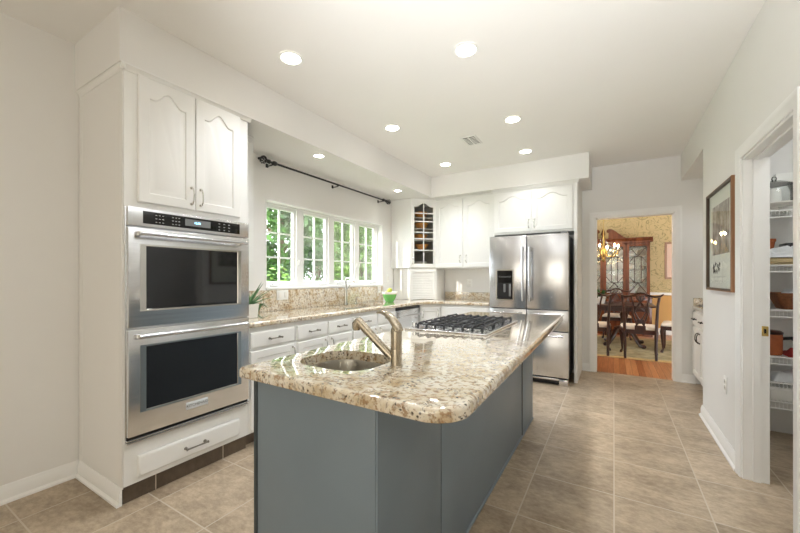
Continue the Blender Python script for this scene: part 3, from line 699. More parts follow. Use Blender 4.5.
# ------------------------------------------------------------------ island
IX0, IX1, IY0, IY1 = -1.184, -.617, .889, 3.30
isl = thing('kitchen_island', 'blue-grey painted kitchen island base under a granite top', 'island', (-.9, 2.2, 0))
G().box(IX0 + .004, IY0 + .004, .002, IX1 - .004, IY1 - .004, .70).build('carcass', 'island', isl)
g = G(); t = .018
g.box(IX0 + .004, IY0 + .004, .69, IX1 - .004, IY0 + .022, .874); g.box(IX0 + .004, IY1 - .022, .69, IX1 - .004, IY1 - .004, .874); g.box(IX0 + .004, IY0 + .004, .69, IX0 + .022, IY1 - .004, .874); g.box(IX1 - .022, IY0 + .004, .69, IX1 - .004, IY1 - .004, .874); g.box(IX0 + .01, 1.46, .69, IX1 - .01, IY1 - .01, .874)
g.build('upper_frame', 'island', isl)
G().box(IX0 + .018, IY0 - .003, .0, IX1 - .002, IY0 + .006, .874, .002).build('end_panel', 'island', isl)
G().box(IX0 - .002, IY0 - .006, 0, IX0 + .016, IY0 + .02, .874, .003).build('corner_post', 'batten', isl)
def side_panel(y0, y1): G().box(IX1 - .006, y0, .012, IX1 + .004, y1, .874, .002).build('side_panel', 'island', isl)
side_panel(IY0 + .001, 1.352); side_panel(1.361, 2.865); side_panel(2.88, IY1 - .002)
G().box(IX1 - .006, 1.352, .012, IX1 + .0015, 1.361, .874).build('seam_strip', 'batten', isl)
G().box(IX1 - .006, 2.865, .012, IX1 + .008, 2.88, .874, .002).build('seam_strip', 'batten', isl)
G().box(IX1 - .004, IY0, 0, IX1 + .012, IY1, .016, .005).build('shoe_molding', 'island', isl)
it = one(slab([(-1.19, .815), (-.322, .796), (-.366, 3.32), (-1.19, 3.32)], [.022, .10, .05, .03], .876, .916, .012), 'island_top', 'granite', 'large speckled granite island top with a bar sink and cooktop', 'countertop')
cut(it, G().prism(round_poly(rect(-1.085, .965, -.745, 1.265), .105, 0, 12), .8, 1.0))
bs = thing('bar_sink', 'small undermount steel bar sink in the near end of the island', 'sink', (-.915, 1.115, .70))
bowl_geo(-1.088, .962, -.742, 1.268, .108, .8755, .165).build('basin', 'sink', bs)
G().lathe([(.002, 0), (.036, 0), (.040, .003), (.042, .001), (.042, -.004)], (-.93, 1.12, .712), 20, False).build('drain', 'chrome', bs)
fc = thing('bar_faucet', 'brushed nickel single-lever faucet beside the island bar sink', 'faucet', (-.69, 1.12, .916))
FXc, FYc = -.688, 1.12
G().lathe([(.0235, 0), (.0235, .003), (.021, .006), (.0205, .06), (.0205, .062), (.0202, .064), (.0205, .066), (.0205, .118)], (FXc, FYc, .916), 24).build('body', 'nickel', fc)
g = G(); g.tube([(FXc, FYc, .935), (FXc - .03, FYc - .004, .960), (FXc - .09, FYc - .012, 1.013), (FXc - .155, FYc - .02, 1.072), (FXc - .163, FYc - .021, 1.079)], [.015, .0155, .0155, .017, .0165], 14); sp_ = g.build('spout', 'nickel', fc)
g = G(); hx, hy, hz = FXc - .155, FYc - .02, 1.068
g.tube([(hx + .002, hy, hz + .012), (hx - .012, hy - .002, hz - .005), (hx - .012, hy - .002, hz - .022)], [.016, .0185, .0165], 14); g.tube([(hx - .012, hy - .002, hz - .022), (hx - .012, hy - .002, hz - .028)], [.014, .013], 14)
g.build('spray_head', 'nickel', sp_)
g = G(); L = []
for s, dz, r1, r2 in ((-.0215, .118, .0205, .0205), (-.012, .138, .0208, .02), (0.0, .146, .021, .017), (.02, .158, .019, .012), (.045, .172, .016, .009), (.075, .178, .013, .007), (.098, .174, .011, .006)):
    pass
cap = [(.0205, .118), (.0207, .128), (.0195, .138), (.016, .146), (.008, .151), (.001, .152)]
G().lathe(cap, (FXc, FYc, .916), 24).build('cap', 'nickel', fc)
dirv = Vector((-.9, .25, 0)).normalized()
def lp(s, z): return (FXc + dirv.x * s, FYc + dirv.y * s, .916 + z)
g.tube([lp(-.016, .132), lp(-.004, .150), lp(.02, .172), lp(.05, .190), lp(.08, .197), lp(.105, .192)], [.019, .021, .020, .017, .014, .009], 14, flat=.62); g.build('lever', 'nickel', fc)
# cooktop
ck = thing('gas_cooktop', 'black-grated gas cooktop with steel deck set in the island top', 'cooktop', (-.89, 2.45, .916))
CX0, CX1, CY0, CY1 = -1.145, -.610, 1.958, 2.72
slab(rect(CX0, CY0, CX1, CY1), .012, .9165, .926, .004).build('deck', 'steel', ck)
for cxk, cyk, r in ((-1.0, 2.115, .045), (-.77, 2.115, .036), (-.87, 2.34, .055), (-1.0, 2.565, .036), (-.77, 2.565, .045)):
    b = G().lathe([(r + .012, 0), (r + .012, .006), (r, .010), (r, .014)], (cxk, cyk, .926), 24).build('burner', 'steel', ck)
    G().lathe([(r - .004, 0), (r - .002, .006), (r - .01, .010), (.001, .011)], (cxk, cyk, .940), 24).build('burner_cap', 'iron', b)
zg = .950
for (ya, yb) in ((2.005, 2.226), (2.232, 2.446), (2.452, 2.675)):
    g = G(); a, b = CX0 + .075, CX1 - .04; r = .0062
    for k in range(8):
        x = a + (b - a) * k / 7; g.tube([(x, ya, .928), (x, ya + .006, zg - .004), (x, ya + .02, zg + .004), (x, yb - .02, zg + .004), (x, yb - .006, zg - .004), (x, yb, .928)], [r * 1.25, r * 1.2, r, r, r * 1.2, r * 1.25], 8)
    for y in (ya + .03, (ya + yb) / 2, yb - .03): g.tube([(a, y, zg - .004), (b, y, zg - .004)], r * .8, 8)
    g.build('grate', 'iron', ck)
for k in range(5):
    y = 2.05 + k * .145; G().lathe([(.021, 0), (.021, .004), (.017, .006), (.0155, .024), (.012, .027), (.001, .027)], (CX0 + .027, y, .926), 18).build('knob', 'steel', ck)

# ------------------------------------------------------------------ ceiling fittings
CANS = [(-1.845, 1.662, ZC, 'nearest round ceiling downlight on the window side'), (-.813, 2.178, ZC, 'large round ceiling downlight nearest the camera on the right'), (-1.852, 2.944, ZC, 'middle downlight of the window-side row in the main ceiling'),
        (-.802, 3.357, ZC, 'middle downlight of the right-hand row, right of the vent'), (-.876, 4.286, ZC, 'downlight in front of the refrigerator soffit'), (-1.863, 4.247, ZC, 'farthest downlight of the window-side row'),
        (-2.42, 2.523, ZS, 'soffit downlight above the left half of the window'), (-2.485, 4.08, ZS, 'soffit downlight above the right end of the window'), (.88, 4.90, ZS - .01, 'small downlight in the lowered ceiling of the right nook')]
for x, y, z, lab in CANS:
    R = .083 if z == ZC else .06
    t_ = thing('recessed_downlight', lab, 'ceiling light', (x, y, z), 'recessed downlights')
    G().lathe([(R, -.001), (R + .003, -.005), (R - .004, -.007), (R * .80, -.005), (R * .74, -.002), (R * .72, -.001)], (x, y, z), 32, False).build('trim_ring', 'white_plastic', t_)
    G().lathe([(R * .76, -.0015), (R * .5, -.006), (.001, -.009)], (x, y, z), 28).build('lens', 'bulb', t_)
    l = light('SPOT', 'can_lamp', (x, y, z - .02), (22 if y > 4 and x > -1 else 33 if y < 2 else 43) if z == ZC else 10, (.925, .955, 1), aim=(0, 0, -1), spot_size=2.15, spot_blend=1.0, shadow_soft_size=.06)
cv = thing('ceiling_vent', 'white rectangular ceiling air vent between the downlights', 'vent', (-1.29, 3.64, ZC))
G().box(-1.375, 3.51, ZC - .008, -1.215, 3.77, ZC - .0005, .003).build('frame', 'white_plastic', cv)
G().box(-1.355, 3.53, ZC - .009, -1.235, 3.75, ZC - .0075).build('duct_opening', 'dark', cv)
g = G()
for k in range(6): y = 3.545 + k * .036; g.prism([(y, ZC - .010), (y + .012, ZC - .013), (y + .013, ZC - .0115), (y + .002, ZC - .009)], -1.355, -1.235, 0)
g.box(-1.30, 3.53, ZC - .014, -1.29, 3.75, ZC - .009); g.build('louver', 'white_plastic', cv)

# ------------------------------------------------------------------ curtain rod
cr = thing('curtain_rod', 'black curtain rod with ball finials above the window', 'curtain rod', (-2.80, 3.3, 2.38))
RX, RZ = -2.80, 2.343
g = G(); g.tube([(RX, 2.26, RZ), (RX, 4.27, RZ)], .010, 12); g.build('rod', 'rod', cr)
for y, s in ((2.26, -1), (4.27, 1)):
    g = G(); g.tube([(RX, y, RZ), (RX, y + s * .03, RZ)], [.02, .016], 12)
    for k in range(8):
        a = 2 * PI * k / 8; g.tube([(RX + .036 * math.sin(PI * j / 8) * math.cos(a + j * .25), y + s * (.03 + .08 * j / 8), RZ + .036 * math.sin(PI * j / 8) * math.sin(a + j * .25)) for j in range(9)], .0042, 6)
    g.ball((RX, y + s * .115, RZ), .013, 8); g.ball((RX, y - s * .06, RZ), .022, 10, (1, 1.5, 1)); g.build('finial', 'rod', cr)
for y in (2.30, 3.24, 4.20):
    g = G(); g.box(XW + .001, y - .014, RZ - .032, XW + .008, y + .014, RZ + .006, .002); g.tube([(XW + .006, y, RZ - .02), (RX - .02, y, RZ - .02), (RX, y, RZ - .014)], .006, 8); g.tube([(RX - .016, y, RZ + .005), (RX - .012, y, RZ - .012), (RX, y, RZ - .017), (RX + .013, y, RZ - .012), (RX + .016, y, RZ + .004)], .0055, 8); g.build('bracket', 'rod', cr)

# ------------------------------------------------------------------ outlets
def outlet(f, W, H, label, duplex):
    o = thing('electrical_outlet', label, 'outlet', tuple(f((W / 2, 0, 0))))
    G(f).box(0, 0, .001, W, H, .006, .0025).build('cover_plate', 'white_plastic', o)
    n = max(1, round(W / .07))
    for k in range(n):
        u = W * (k + .5) / n; g = G(f)
        if duplex:
            for v in (H * .32, H * .68): g.prism(round_poly(rect(u - .016, v - .014, u + .016, v + .014), .008, 0, 4), .006, .0085)
            g.build('receptacle', 'ceramic', o)
            g = G(f)
            for v in (H * .32, H * .68): g.box(u - .008, v - .003, .008, u - .006, v + .006, .009); g.box(u + .006, v - .003, .008, u + .008, v + .005, .009)
            g.build('slot', 'dark', o)
        else:
            g.box(u - .016, H * .22, .006, u + .016, H * .78, .0095, .002); g.build('rocker', 'ceramic', o)
outlet(F_px(XW + .021, 2.40, 1.02), .145, .098, 'white double switch plate on the backsplash under the left window', False)
outlet(F_px(XW + .021, 4.16, 1.03), .075, .105, 'white outlet on the backsplash behind the green bowl', True)
outlet(F_mx(XR, 3.415, .42), .075, .12, 'white outlet low on the right wall below the framed print', True)
outlet(F_my(-1.90, YB, 1.10), .075, .115, 'white outlet on the back wall above the low backsplash', True)
outlet(F_px(XW, 4.42, 1.18), .075, .115, 'white switch plate on the wall between window and corner cabinet', False)
outlet(F_px(XW, 1.985, 1.30), .075, .115, 'white switch plate between the narrow wall cabinet and the window', False)

# ------------------------------------------------------------------ things on the counter
gb = thing('mixing_bowl', 'green ceramic bowl with white rim holding fruit on the window counter', 'bowl', (-2.60, 4.06, .916))
G().lathe([(.002, 0), (.052, 0), (.056, .008), (.082, .055), (.1, .115), (.095, .115), (.078, .055), (.05, .012), (.002, .010)], (-2.60, 4.06, .9165), 32, False).build('body', 'green_ceramic', gb)
G().lathe([(.097, .104), (.107, .114), (.109, .132), (.105, .136), (.1, .13), (.092, .11)], (-2.60, 4.06, .9165), 32, False).build('rim', 'ceramic', gb)
for k, (dx, dy, dz, m) in enumerate(((-.04, -.03, .10, 'fruit'), (.04, -.02, .10, 'fruit_y'), (0, .05, .10, 'fruit'), (.005, 0, .155, 'fruit'), (-.055, .03, .115, 'fruit_y'))):
    one(G().ball((-2.60 + dx * .85, 4.06 + dy * .85, .9165 + dz), .034, 12, (1, 1, .95)), 'fruit', m, 'yellow-green fruit in the green bowl' if m == 'fruit' else 'yellow lemon in the green bowl', 'fruit', 'green fruit in the bowl' if m == 'fruit' else 'lemons in the bowl')
pp = thing('potted_succulent', 'spiky succulent in a square white pot beside the oven tower', 'plant', (-2.56, 1.86, .916))
g = G(); g.skin([[(x, y, z) for x, y in round_poly(rect(-2.56 - r, 1.86 - r, -2.56 + r, 1.86 + r), .012)] for r, z in ((.052, .917), (.060, 1.03), (.054, 1.03), (.05, 1.015))]); g.build('pot', 'ceramic', pp)
G().box(-2.607, 1.813, 1.0, -2.513, 1.907, 1.018).build('soil', 'dark', pp)
for k in range(26):
    a = k * 2.4; el = .25 + .9 * (k / 26); L = .19 + .06 * math.sin(k * 3.1); d = Vector((math.cos(a) * math.cos(el), math.sin(a) * math.cos(el), math.sin(el))); b = Vector((-2.56, 1.86, 1.015)) + Vector((d.x, d.y, 0)) * .015
    if b.x + d.x * L < -2.86: L = .12
    c = b + d * L * .5 + Vector((0, 0, .012)); e = b + d * L
    G().tube([b, c, e], [.009, .0085, .001], 8, flat=.45).build('leaf', 'leaf', pp)
hg = thing('trailing_plant', 'low trailing green sprig behind the white pot by the backsplash', 'plant', (-2.80, 2.13, .916))
for k in range(14):
    a = k * .45 - 1.6; L = .10 + .03 * math.sin(k * 5); b = Vector((-2.80, 2.13, .96)); G().tube([b - Vector((0, 0, .04)), b + Vector((.02 * math.cos(a), .5 * L * math.sin(a), .04)), b + Vector((.05 * math.cos(a), L * math.sin(a) + .03, .02 + .03 * math.sin(k * 2)))], [.004, .007, .001], 6, flat=.4).build('leaf', 'leaf_dark', hg)

# ------------------------------------------------------------------ right wall print
pc = thing('framed_print', 'tall framed grey print with white mat hanging on the right wall', 'picture', (XR, 3.47, 1.147))
f = F_mx(XR, 3.835, 1.147); W, H = .735, .765
g = G(f); fw = .020
lo = [(rect(0, 0, W, H), .002), (rect(0, 0, W, H), .030), (rect(.004, .004, W - .004, H - .004), .033)]
g.skin([[(x, y, z) for x, y in l] for l, z in lo] + [[(x, y, .033) for x, y in rect(.008, .008, W - .008, H - .008)], [(x, y, .002) for x, y in rect(.008, .008, W - .008, H - .008)], [(x, y, .002) for x, y in rect(0, 0, W, H)]], False, False); g.build('frame', 'frame_wood', pc)
g = G(f); g.skin([[(x, y, z) for x, y in l] for l, z in ((rect(.0075, .0075, W - .0075, H - .0075), .012), (rect(.0075, .0075, W - .0075, H - .0075), .034), (rect(fw, fw, W - fw, H - fw), .030), (rect(fw, fw, W - fw, H - fw), .012), (rect(.0075, .0075, W - .0075, H - .0075), .012))], False, False); g.build('fillet', 'frame_dark', pc)
G(f).box(fw, fw, .004, W - fw, H - fw, .012).build('mat_board', 'mat', pc)
G(f).box(.13, .27, .011, W - .13, H - .12, .0135).build('print', 'art', pc)
g = G(f)
for k, (a, b) in enumerate(((.16, .235), (.19, .20), (.215, .255), (.25, .2), (.28, .24), (.31, .215), (.33, .25))):
    g.tube([(a, b - .06, .0125), (a + .008, b - .04, .0125), (a + .02, b - .072, .0125), (a + .03, b - .046, .0125)], .003, 6)
g.tube([(.165, .13, .0125), (.17, .20, .0125), (.15, .175, .0125), (.19, .14, .0125)], .004, 6); g.build('caption_script', 'ink', pc)
g = G(f); g.box(.15, .100, .012, .50, .104, .0128); g.box(.20, .07, .012, .44, .073, .0128); g.build('caption_line', 'ink_faint', pc)
G(f)._add([(fw, fw, .017), (W - fw, fw, .017), (W - fw, H - fw, .017), (fw, H - fw, .017)], [[0, 1, 2, 3]]).build('glass', 'pane', pc)

# ------------------------------------------------------------------ nook cabinet
nk = thing('base_cabinet', 'white cabinet with granite top in the nook past the right wall', 'cabinet', (1.1, 4.8, 0))
NX = .812
G().box(NX, 4.155, .1, 1.61, YD - .012, .874).build('carcass', 'cabinet', nk)
G().box(NX + .06, 4.155, 0, 1.61, YD - .012, .1).build('toe_kick', 'cabinet', nk)
f = F_mx(NX, YD - .03, 0)
for k in range(3):
    fk = sub(f, k * .385, .70); drawer(fk, .375, .15, nk, True, .08, pm='rod')
    door(sub(f, k * .385, .125), .375, .555, nk, 0, (.34 if k % 2 == 0 else .035, .46), pm='rod')
ntop = one(slab([(NX - .022, 4.15), (1.612, 4.15), (1.612, YD - .004), (NX - .022, YD - .004)], .006, .876, .915), 'countertop', 'granite', 'speckled granite counter on the nook cabinet past the right wall', 'countertop')
one(G().box(NX - .01, YD - .026, .916, 1.61, YD - .003, 1.005, .002), 'backsplash', 'granite', 'short granite backsplash above the nook cabinet on the right', 'backsplash')

# ------------------------------------------------------------------ pantry
SZ = [.335, .475, .66, 1.005, 1.335, 1.735]
snames = ['lowest', 'second lowest', 'third', 'fourth', 'fifth', 'topmost']
def wire_shelf(z, lab):
    t_ = thing('wire_shelf', lab, 'shelf', (1.2, 3.85, z), 'wire shelves in the pantry')
    x0, x1, y0, y1 = .812, 1.61, 3.66, 4.02
    g = G()
    for k in range(40): x = x0 + .005 + (x1 - x0 - .01) * k / 39; g.tube([(x, y1, z), (x, y0, z), (x, y0 - .002, z - .05)], .0022, 5)
    g.build('wire_deck', 'wire', t_, kind='stuff')
    g = G()
    for y, zz in ((y1 - .01, z - .004), ((y0 + y1) / 2, z - .004)): g.tube([(x0, y, zz), (x1, y, zz)], .003, 6)
    g.build('cross_rod', 'wire', t_)
    g = G(); g.tube([(x0, y0 - .002, z - .001), (x1, y0 - .002, z - .001)], .0055, 8); g.tube([(x0, y0 - .003, z - .05), (x1, y0 - .003, z - .05)], .0055, 8); g.build('front_lip', 'wire', t_)
for z, n in zip(SZ, snames): wire_shelf(z, n + ' white wire shelf in the pantry')
def at(x, y, z): return (x, y, z + .0035)
PX = 1.03  # centre of the visible strip at the shelves
c = at(PX + .02, 3.80, SZ[5])
cs = thing('cake_stand', 'white cake stand with glass dome on the top pantry shelf', 'cake stand', c)
G().lathe([(.09, 0), (.085, .008), (.03, .018), (.022, .04), (.13, .052), (.14, .058), (.14, .066), (.001, .066)], c, 28).build('base', 'ceramic', cs)
G().lathe([(.125, .067), (.125, .16), (.105, .21), (.05, .235), (.001, .24)], c, 28, False).build('dome', 'domeglass', cs)
G().lathe([(.008, .24), (.016, .255), (.012, .272), (.001, .276)], c, 12).build('knob', 'domeglass', cs)
one(G().lathe([(.034, .067), (.04, .08), (.04, .17), (.03, .178), (.001, .178)], c, 18), 'jar', 'ceramic', 'white jar under the glass dome on the top pantry shelf', 'jar')
one(G().box(1.10, 3.945, SZ[5] + .004, 1.22, 4.012, SZ[5] + .33, .004), 'box', 'white_plastic', 'tall pale box behind the cake dome in the pantry', 'box')
z = SZ[4]
one(G().lathe([(.035, 0), (.048, .085), (.053, .087), (.053, .108), (.046, .108), (.04, .08), (.02, .02)], at(1.035, 3.90, z + .10), 20), 'flower_pot', 'terracotta', 'terracotta pot behind the white cloth in the pantry', 'pot')
one(G().box(.93, 3.84, z + .004, 1.10, 3.99, z + .102, .01), 'basket', 'wicker', 'brown basket under the terracotta pot in the pantry', 'basket')
g = G(); g.skin([[(x, y, zz) for x, y in round_poly(rect(.95 + d, 3.68 + d, 1.20 - d, 3.82 - d), .03, 0)] for d, zz in ((0, z + .004), (-.008, z + .025), (0, z + .05), (.01, z + .056))]); one(g, 'folded_towel', 'tan_cloth', 'folded tan towel on the fifth pantry shelf', 'towel')
def heap(x0, y0, x1, y1, z0, h, seed, n=14):
    r = random.Random(seed); nx = n; L = []
    ph = [r.uniform(0, 6) for _ in range(6)]
    for j in range(nx + 1):
        row = []
        for i in range(nx + 1):
            a, b = i / nx, j / nx; e = min(1, 4.5 * min(a, 1 - a, b, 1 - b))
            hh = h * e * (.65 + .2 * math.sin(7 * a + ph[0] + 3 * b) + .2 * math.sin(9 * b + ph[1] - 4 * a) + .12 * math.sin(17 * a + ph[2]) * math.sin(15 * b + ph[3]))
            row.append((x0 + (x1 - x0) * a, y0 + (y1 - y0) * b, z0 + max(.002, hh)))
        L.append(row)
    g = G(); V = [p for row in L for p in row]; m = nx + 1; F = [[j * m + i, j * m + i + 1, (j + 1) * m + i + 1, (j + 1) * m + i] for j in range(nx) for i in range(nx)]
    k = len(V); V += [(p[0], p[1], z0) for p in V]; F += [[k + j * m + i, k + (j + 1) * m + i, k + (j + 1) * m + i + 1, k + j * m + i + 1] for j in range(nx) for i in range(nx)]
    rim = [i for i in range(m)] + [i * m + nx for i in range(1, m)] + [nx * m + i for i in range(nx - 1, -1, -1)] + [i * m for i in range(nx - 1, 0, -1)]
    F += [[rim[i], rim[(i + 1) % len(rim)], k + rim[(i + 1) % len(rim)], k + rim[i]] for i in range(len(rim))]
    g._add(V, F); return g
one(heap(.95, 3.67, 1.19, 3.81, z + .058, .085, 3, 22), 'crumpled_cloth', 'cloth', 'crumpled white cloth on the fifth pantry shelf', 'cloth')
one(G().box(1.125, 3.84, z + .004, 1.28, 3.98, z + .175, .008), 'bag', 'black', 'black bag beside the white cloth in the pantry', 'bag')
z = SZ[3]
bk_ = thing('wicker_basket', 'brown wicker basket with white lining on the fourth pantry shelf', 'basket', at(1.10, 3.80, z))
g = G(); g.skin([[(x, yy, zz) for x, yy in round_poly(rect(1.19 - a, 3.82 - b, 1.19 + a, 3.82 + b), .04)] for a, b, zz in ((.11, .09, z + .004), (.135, .11, z + .07), (.15, .125, z + .125), (.142, .117, z + .125), (.12, .1, z + .05))]); g.build('body', 'wicker', bk_)
one(heap(1.08, 3.72, 1.30, 3.93, z + .085, .07, 9), 'basket_liner', 'cloth', 'white cloth lining the wicker basket in the pantry', 'cloth')
z = SZ[2]
cn = thing('canister', 'brown wooden canister with dark lid on the third pantry shelf', 'canister', at(1.02, 3.78, z))
G().lathe([(.065, 0), (.07, .02), (.07, .15), (.066, .155), (.001, .155)], at(1.02, 3.78, z), 24).build('body', 'terracotta', cn); G().lathe([(.073, .155), (.074, .17), (.06, .18), (.001, .182)], at(1.02, 3.78, z), 24).build('lid', 'mahogany_dark', cn)
one(heap(1.095, 3.68, 1.30, 3.9, z + .004, .055, 5), 'red_napkins', 'red_cloth', 'red folded cloth beside the canister in the pantry', 'cloth')
one(G().tube([(1.10, 3.96, z + .03), (1.13, 3.97, z + .10), (1.2, 3.97, z + .11), (1.28, 3.95, z + .02)], [.012, .016, .016, .012], 10), 'utensil_handle', 'black', 'dark handle sticking up behind the red cloth in the pantry', 'utensil')
z = SZ[1]
one(heap(.86, 3.68, 1.0, 3.9, z + .004, .10, 6), 'plastic_bag', 'cloth', 'left white plastic bag on the second lowest pantry shelf', 'bag')
one(heap(1.02, 3.68, 1.25, 3.93, z + .004, .085, 8), 'plastic_bag', 'cloth', 'right white plastic bag on the second lowest pantry shelf', 'bag')
z = SZ[0]
one(G().box(.85, 3.69, z + .004, .985, 3.95, z + .105, .006), 'storage_box', 'grey_plastic', 'grey storage box at left on the lowest pantry shelf', 'box')
one(G().box(1.0, 3.69, z + .004, 1.25, 3.95, z + .1, .006), 'storage_box', 'white_plastic', 'pale storage box at right on the lowest pantry shelf', 'box')

light('POINT', 'pantry_fill', (1.15, 2.6, 2.5), 6, (.97, .99, 1), shadow_soft_size=.1)  # point light added to lift the dark pantry; no fixture modelled
# ------------------------------------------------------------------ dining room
DY = 9.6
struct(G().box(-3.4, 5.40, -.12, 3.0, DY + .1, 0), 'floor_dining', 'oak')
struct(G().box(-3.4, 5.49, ZC, 3.0, DY + .1, ZC + .1), 'ceiling_dining', 'ceiling')
g = G(); g.box(-3.4, DY, .90, 3.0, DY + .1, ZC); struct(g, 'wall_dining_far', 'wallpaper')
struct(G().box(-3.4, DY, 0, 3.0, DY + .1, .90), 'wall_dining_far', 'ochre')
struct(G().box(-3.4, DY - .03, .86, 3.0, DY, .92, .008), 'trim_3', 'trim')
struct(G().box(-3.4, DY - .07, ZC - .09, 3.0, DY, ZC, .02), 'trim_4', 'trim')
struct(baseb(F_my(-3.4, DY, 0), 6.4, .14), 'baseboard_dining', 'trim')
struct(G().box(-3.5, 5.49, 0, -3.4, DY + .1, ZC), 'wall_dining_left', 'wallpaper'); struct(G().box(3.0, 5.4, 0, 3.1, DY + .1, ZC), 'wall_dining_right', 'wallpaper')
rg = thing('area_rug', 'olive wool rug with a tan border under the dining table', 'rug', (0, 7.6, 0))
G().box(-1.7, 6.46, .001, 1.9, 8.75, .012, .004).build('border', 'rug_edge', rg); G().box(-1.6, 6.56, .010, 1.8, 8.65, .0145).build('field', 'rug', rg)
# chairs
def cab_leg(g, x, y, h, sx, sy, r=.026):
    g.tube([(x, y, h), (x + sx * .012, y + sy * .012, h * .82), (x + sx * .004, y + sy * .004, h * .45), (x - sx * .002, y - sy * .002, h * .14), (x + sx * .012, y + sy * .012, .028), (x + sx * .016, y + sy * .016, .0)], [r * 1.15, r * 1.15, r * .75, r * .5, r * .8, r * .85], 10)
def make_chair(loc, label):
    t_ = thing('dining_chair', label, 'chair', (0, 0, 0), 'carved dining chairs')
    # local: seat faces -Y? back at y = +.22, front towards -Y
    g = G(); pts = [(-.26, -.24), (.26, -.24), (.215, .21), (-.215, .21)]
    g.prism(round_poly(pts, .02, 0, 3), .37, .435); g.build('seat_frame', 'mahogany_dark', t_)
    g = G(); L = [[(x, y, z) for x, y in round_poly(pts, .04, d, 4)] for d, z in ((.012, .43), (.006, .455), (.02, .478), (.07, .49), (.12, .494))]; g.skin(L); g.build('seat_cushion', 'seat_fabric', t_)
    for s in (-1, 1):
        g = G(); cab_leg(g, s * .225, -.205, .42, s, -1); g.build('leg', 'mahogany_dark', t_)
        g = G(); g.tube([(s * .195, .28, 0), (s * .195, .245, .2), (s * .2, .215, .43)], [.018, .02, .022], 8); g.build('leg', 'mahogany_dark', t_)
        g = G(); g.tube([(s * .2, .215, .42), (s * .205, .225, .6), (s * .215, .255, .82), (s * .235, .28, .96)], [.022, .02, .018, .018], 8); g.build('back_post', 'mahogany_dark', t_)
    g = G(); P = []
    for k in range(17):
        s = -1 + k / 8; P.append((s * .28, .285 + .01 * s * s, .965 + .03 * math.cos(s * PI * 1.5) * (1 - abs(s) * .4) + (.02 if abs(s) > .95 else 0)))
    g.tube(P, [.012] + [.022] * 15 + [.012], 8, flat=.7); g.build('crest_rail', 'mahogany_dark', t_)
    g = G(); yb = lambda z: .215 + (z - .43) * .13
    for a in (-1, 1):
        g.tube([(a * .06, yb(.44), .44), (a * .045, yb(.52), .52), (a * .075, yb(.62), .62), (a * .10, yb(.72), .72), (a * .09, yb(.82), .82), (a * .115, yb(.96), .96)], .013, 8)
        g.tube([(a * .05, yb(.5), .5), (-a * .03, yb(.62), .62), (-a * .075, yb(.72), .72), (-a * .03, yb(.82), .82), (a * .05, yb(.92), .92), (a * .04, yb(.96), .96)], .011, 8)
        g.tube([(a * .09, yb(.70), .70), (a * .03, yb(.74), .74), (-a * .02, yb(.80), .80), (0, yb(.88), .88), (-a * .02, yb(.96), .96)], .009, 6)
    g.prism([(-.07, yb(.43) - .015), (.07, yb(.43) - .015), (.07, yb(.43) + .012), (-.07, yb(.43) + .012)], .42, .5); g.prism([(-.05, yb(.56) - .01), (.05, yb(.56) - .01), (.05, yb(.56) + .008), (-.05, yb(.56) + .008)], .53, .60); g.build('splat', 'mahogany_dark', t_)
    for o in t_.children:
        for v in o.data.vertices: v.co.z = max(.0003, v.co.z)
    return t_
ch = make_chair(None, 'carved dark wood dining chair seen from behind at the centre of the doorway')
ch.location = (.345, 6.72, .0145); ch.rotation_euler = (0, 0, PI)
dup(ch, (-.285, 6.74, .0145), PI + .05, 'carved dark wood dining chair at the left edge of the doorway, back towards us')
dup(ch, (.93, 7.42, .0145), -PI / 2 - .15, 'carved dark wood dining chair at the right end of the dining table')
dup(ch, (.05, 8.52, .0145), .0, 'carved dark wood dining chair on the far side of the table by the cabinet')
# table
tb = thing('dining_table', 'long dark wood pedestal dining table in the dining room', 'table', (-.35, 7.7, 0))
pts = [(-1.6, 7.18), (.62, 7.18), (.62, 8.22), (-1.6, 8.22)]
slab(pts, .18, .735, .765, .012).build('tabletop', 'mahogany_dark', tb)
G().prism(round_poly([(-1.5, 7.28), (.52, 7.28), (.52, 8.12), (-1.5, 8.12)], .1), .66, .735).build('apron', 'mahogany_dark', tb)
for px in (.16, -1.1):
    pd = G().lathe([(.06, .16), (.075, .2), (.10, .27), (.06, .36), (.045, .45), (.07, .55), (.05, .6), (.09, .66)], (px, 7.7, .014), 20).build('pedestal', 'mahogany_dark', tb)
    for k in range(4):
        a = PI / 4 + k * PI / 2; c_, s_ = math.cos(a), math.sin(a)
        g = G(); g.tube([(px + c_ * .05, 7.7 + s_ * .05, .33), (px + c_ * .16, 7.7 + s_ * .16, .30), (px + c_ * .25, 7.7 + s_ * .25, .16), (px + c_ * .33, 7.7 + s_ * .33, .06), (px + c_ * .40, 7.7 + s_ * .40, .05)], [.045, .042, .034, .03, .036], 10)
        g.ball((px + c_ * .41, 7.7 + s_ * .41, .050), .034, 10); g.build('foot', 'mahogany_dark', pd)
pl = thing('potted_plant', 'leafy green plant in a white pot on the dining table', 'plant', (-.22, 7.55, .766))
G().lathe([(.07, 0), (.08, .02), (.105, .13), (.10, .13), (.07, .1), (.001, .1)], (-.22, 7.55, .767), 20).build('pot', 'ceramic', pl)
g = G(); r_ = random.Random(4)
for k in range(60):
    a = r_.uniform(0, 6.28); el = r_.uniform(.0, 1.2); L = r_.uniform(.12, .24); d = Vector((math.cos(a) * math.cos(el), math.sin(a) * math.cos(el), math.sin(el))); b = Vector((-.22, 7.55, .87)); s_ = d.cross(Vector((0, 0, 1))).normalized() * .02
    m_ = b + d * L * .6; e = b + d * L + Vector((0, 0, -.04)); g._add([tuple(b), tuple(m_ + s_), tuple(e), tuple(m_ - s_)], [[0, 1, 2, 3]])
g.build('foliage', 'leaf_dark', pl, kind='stuff')
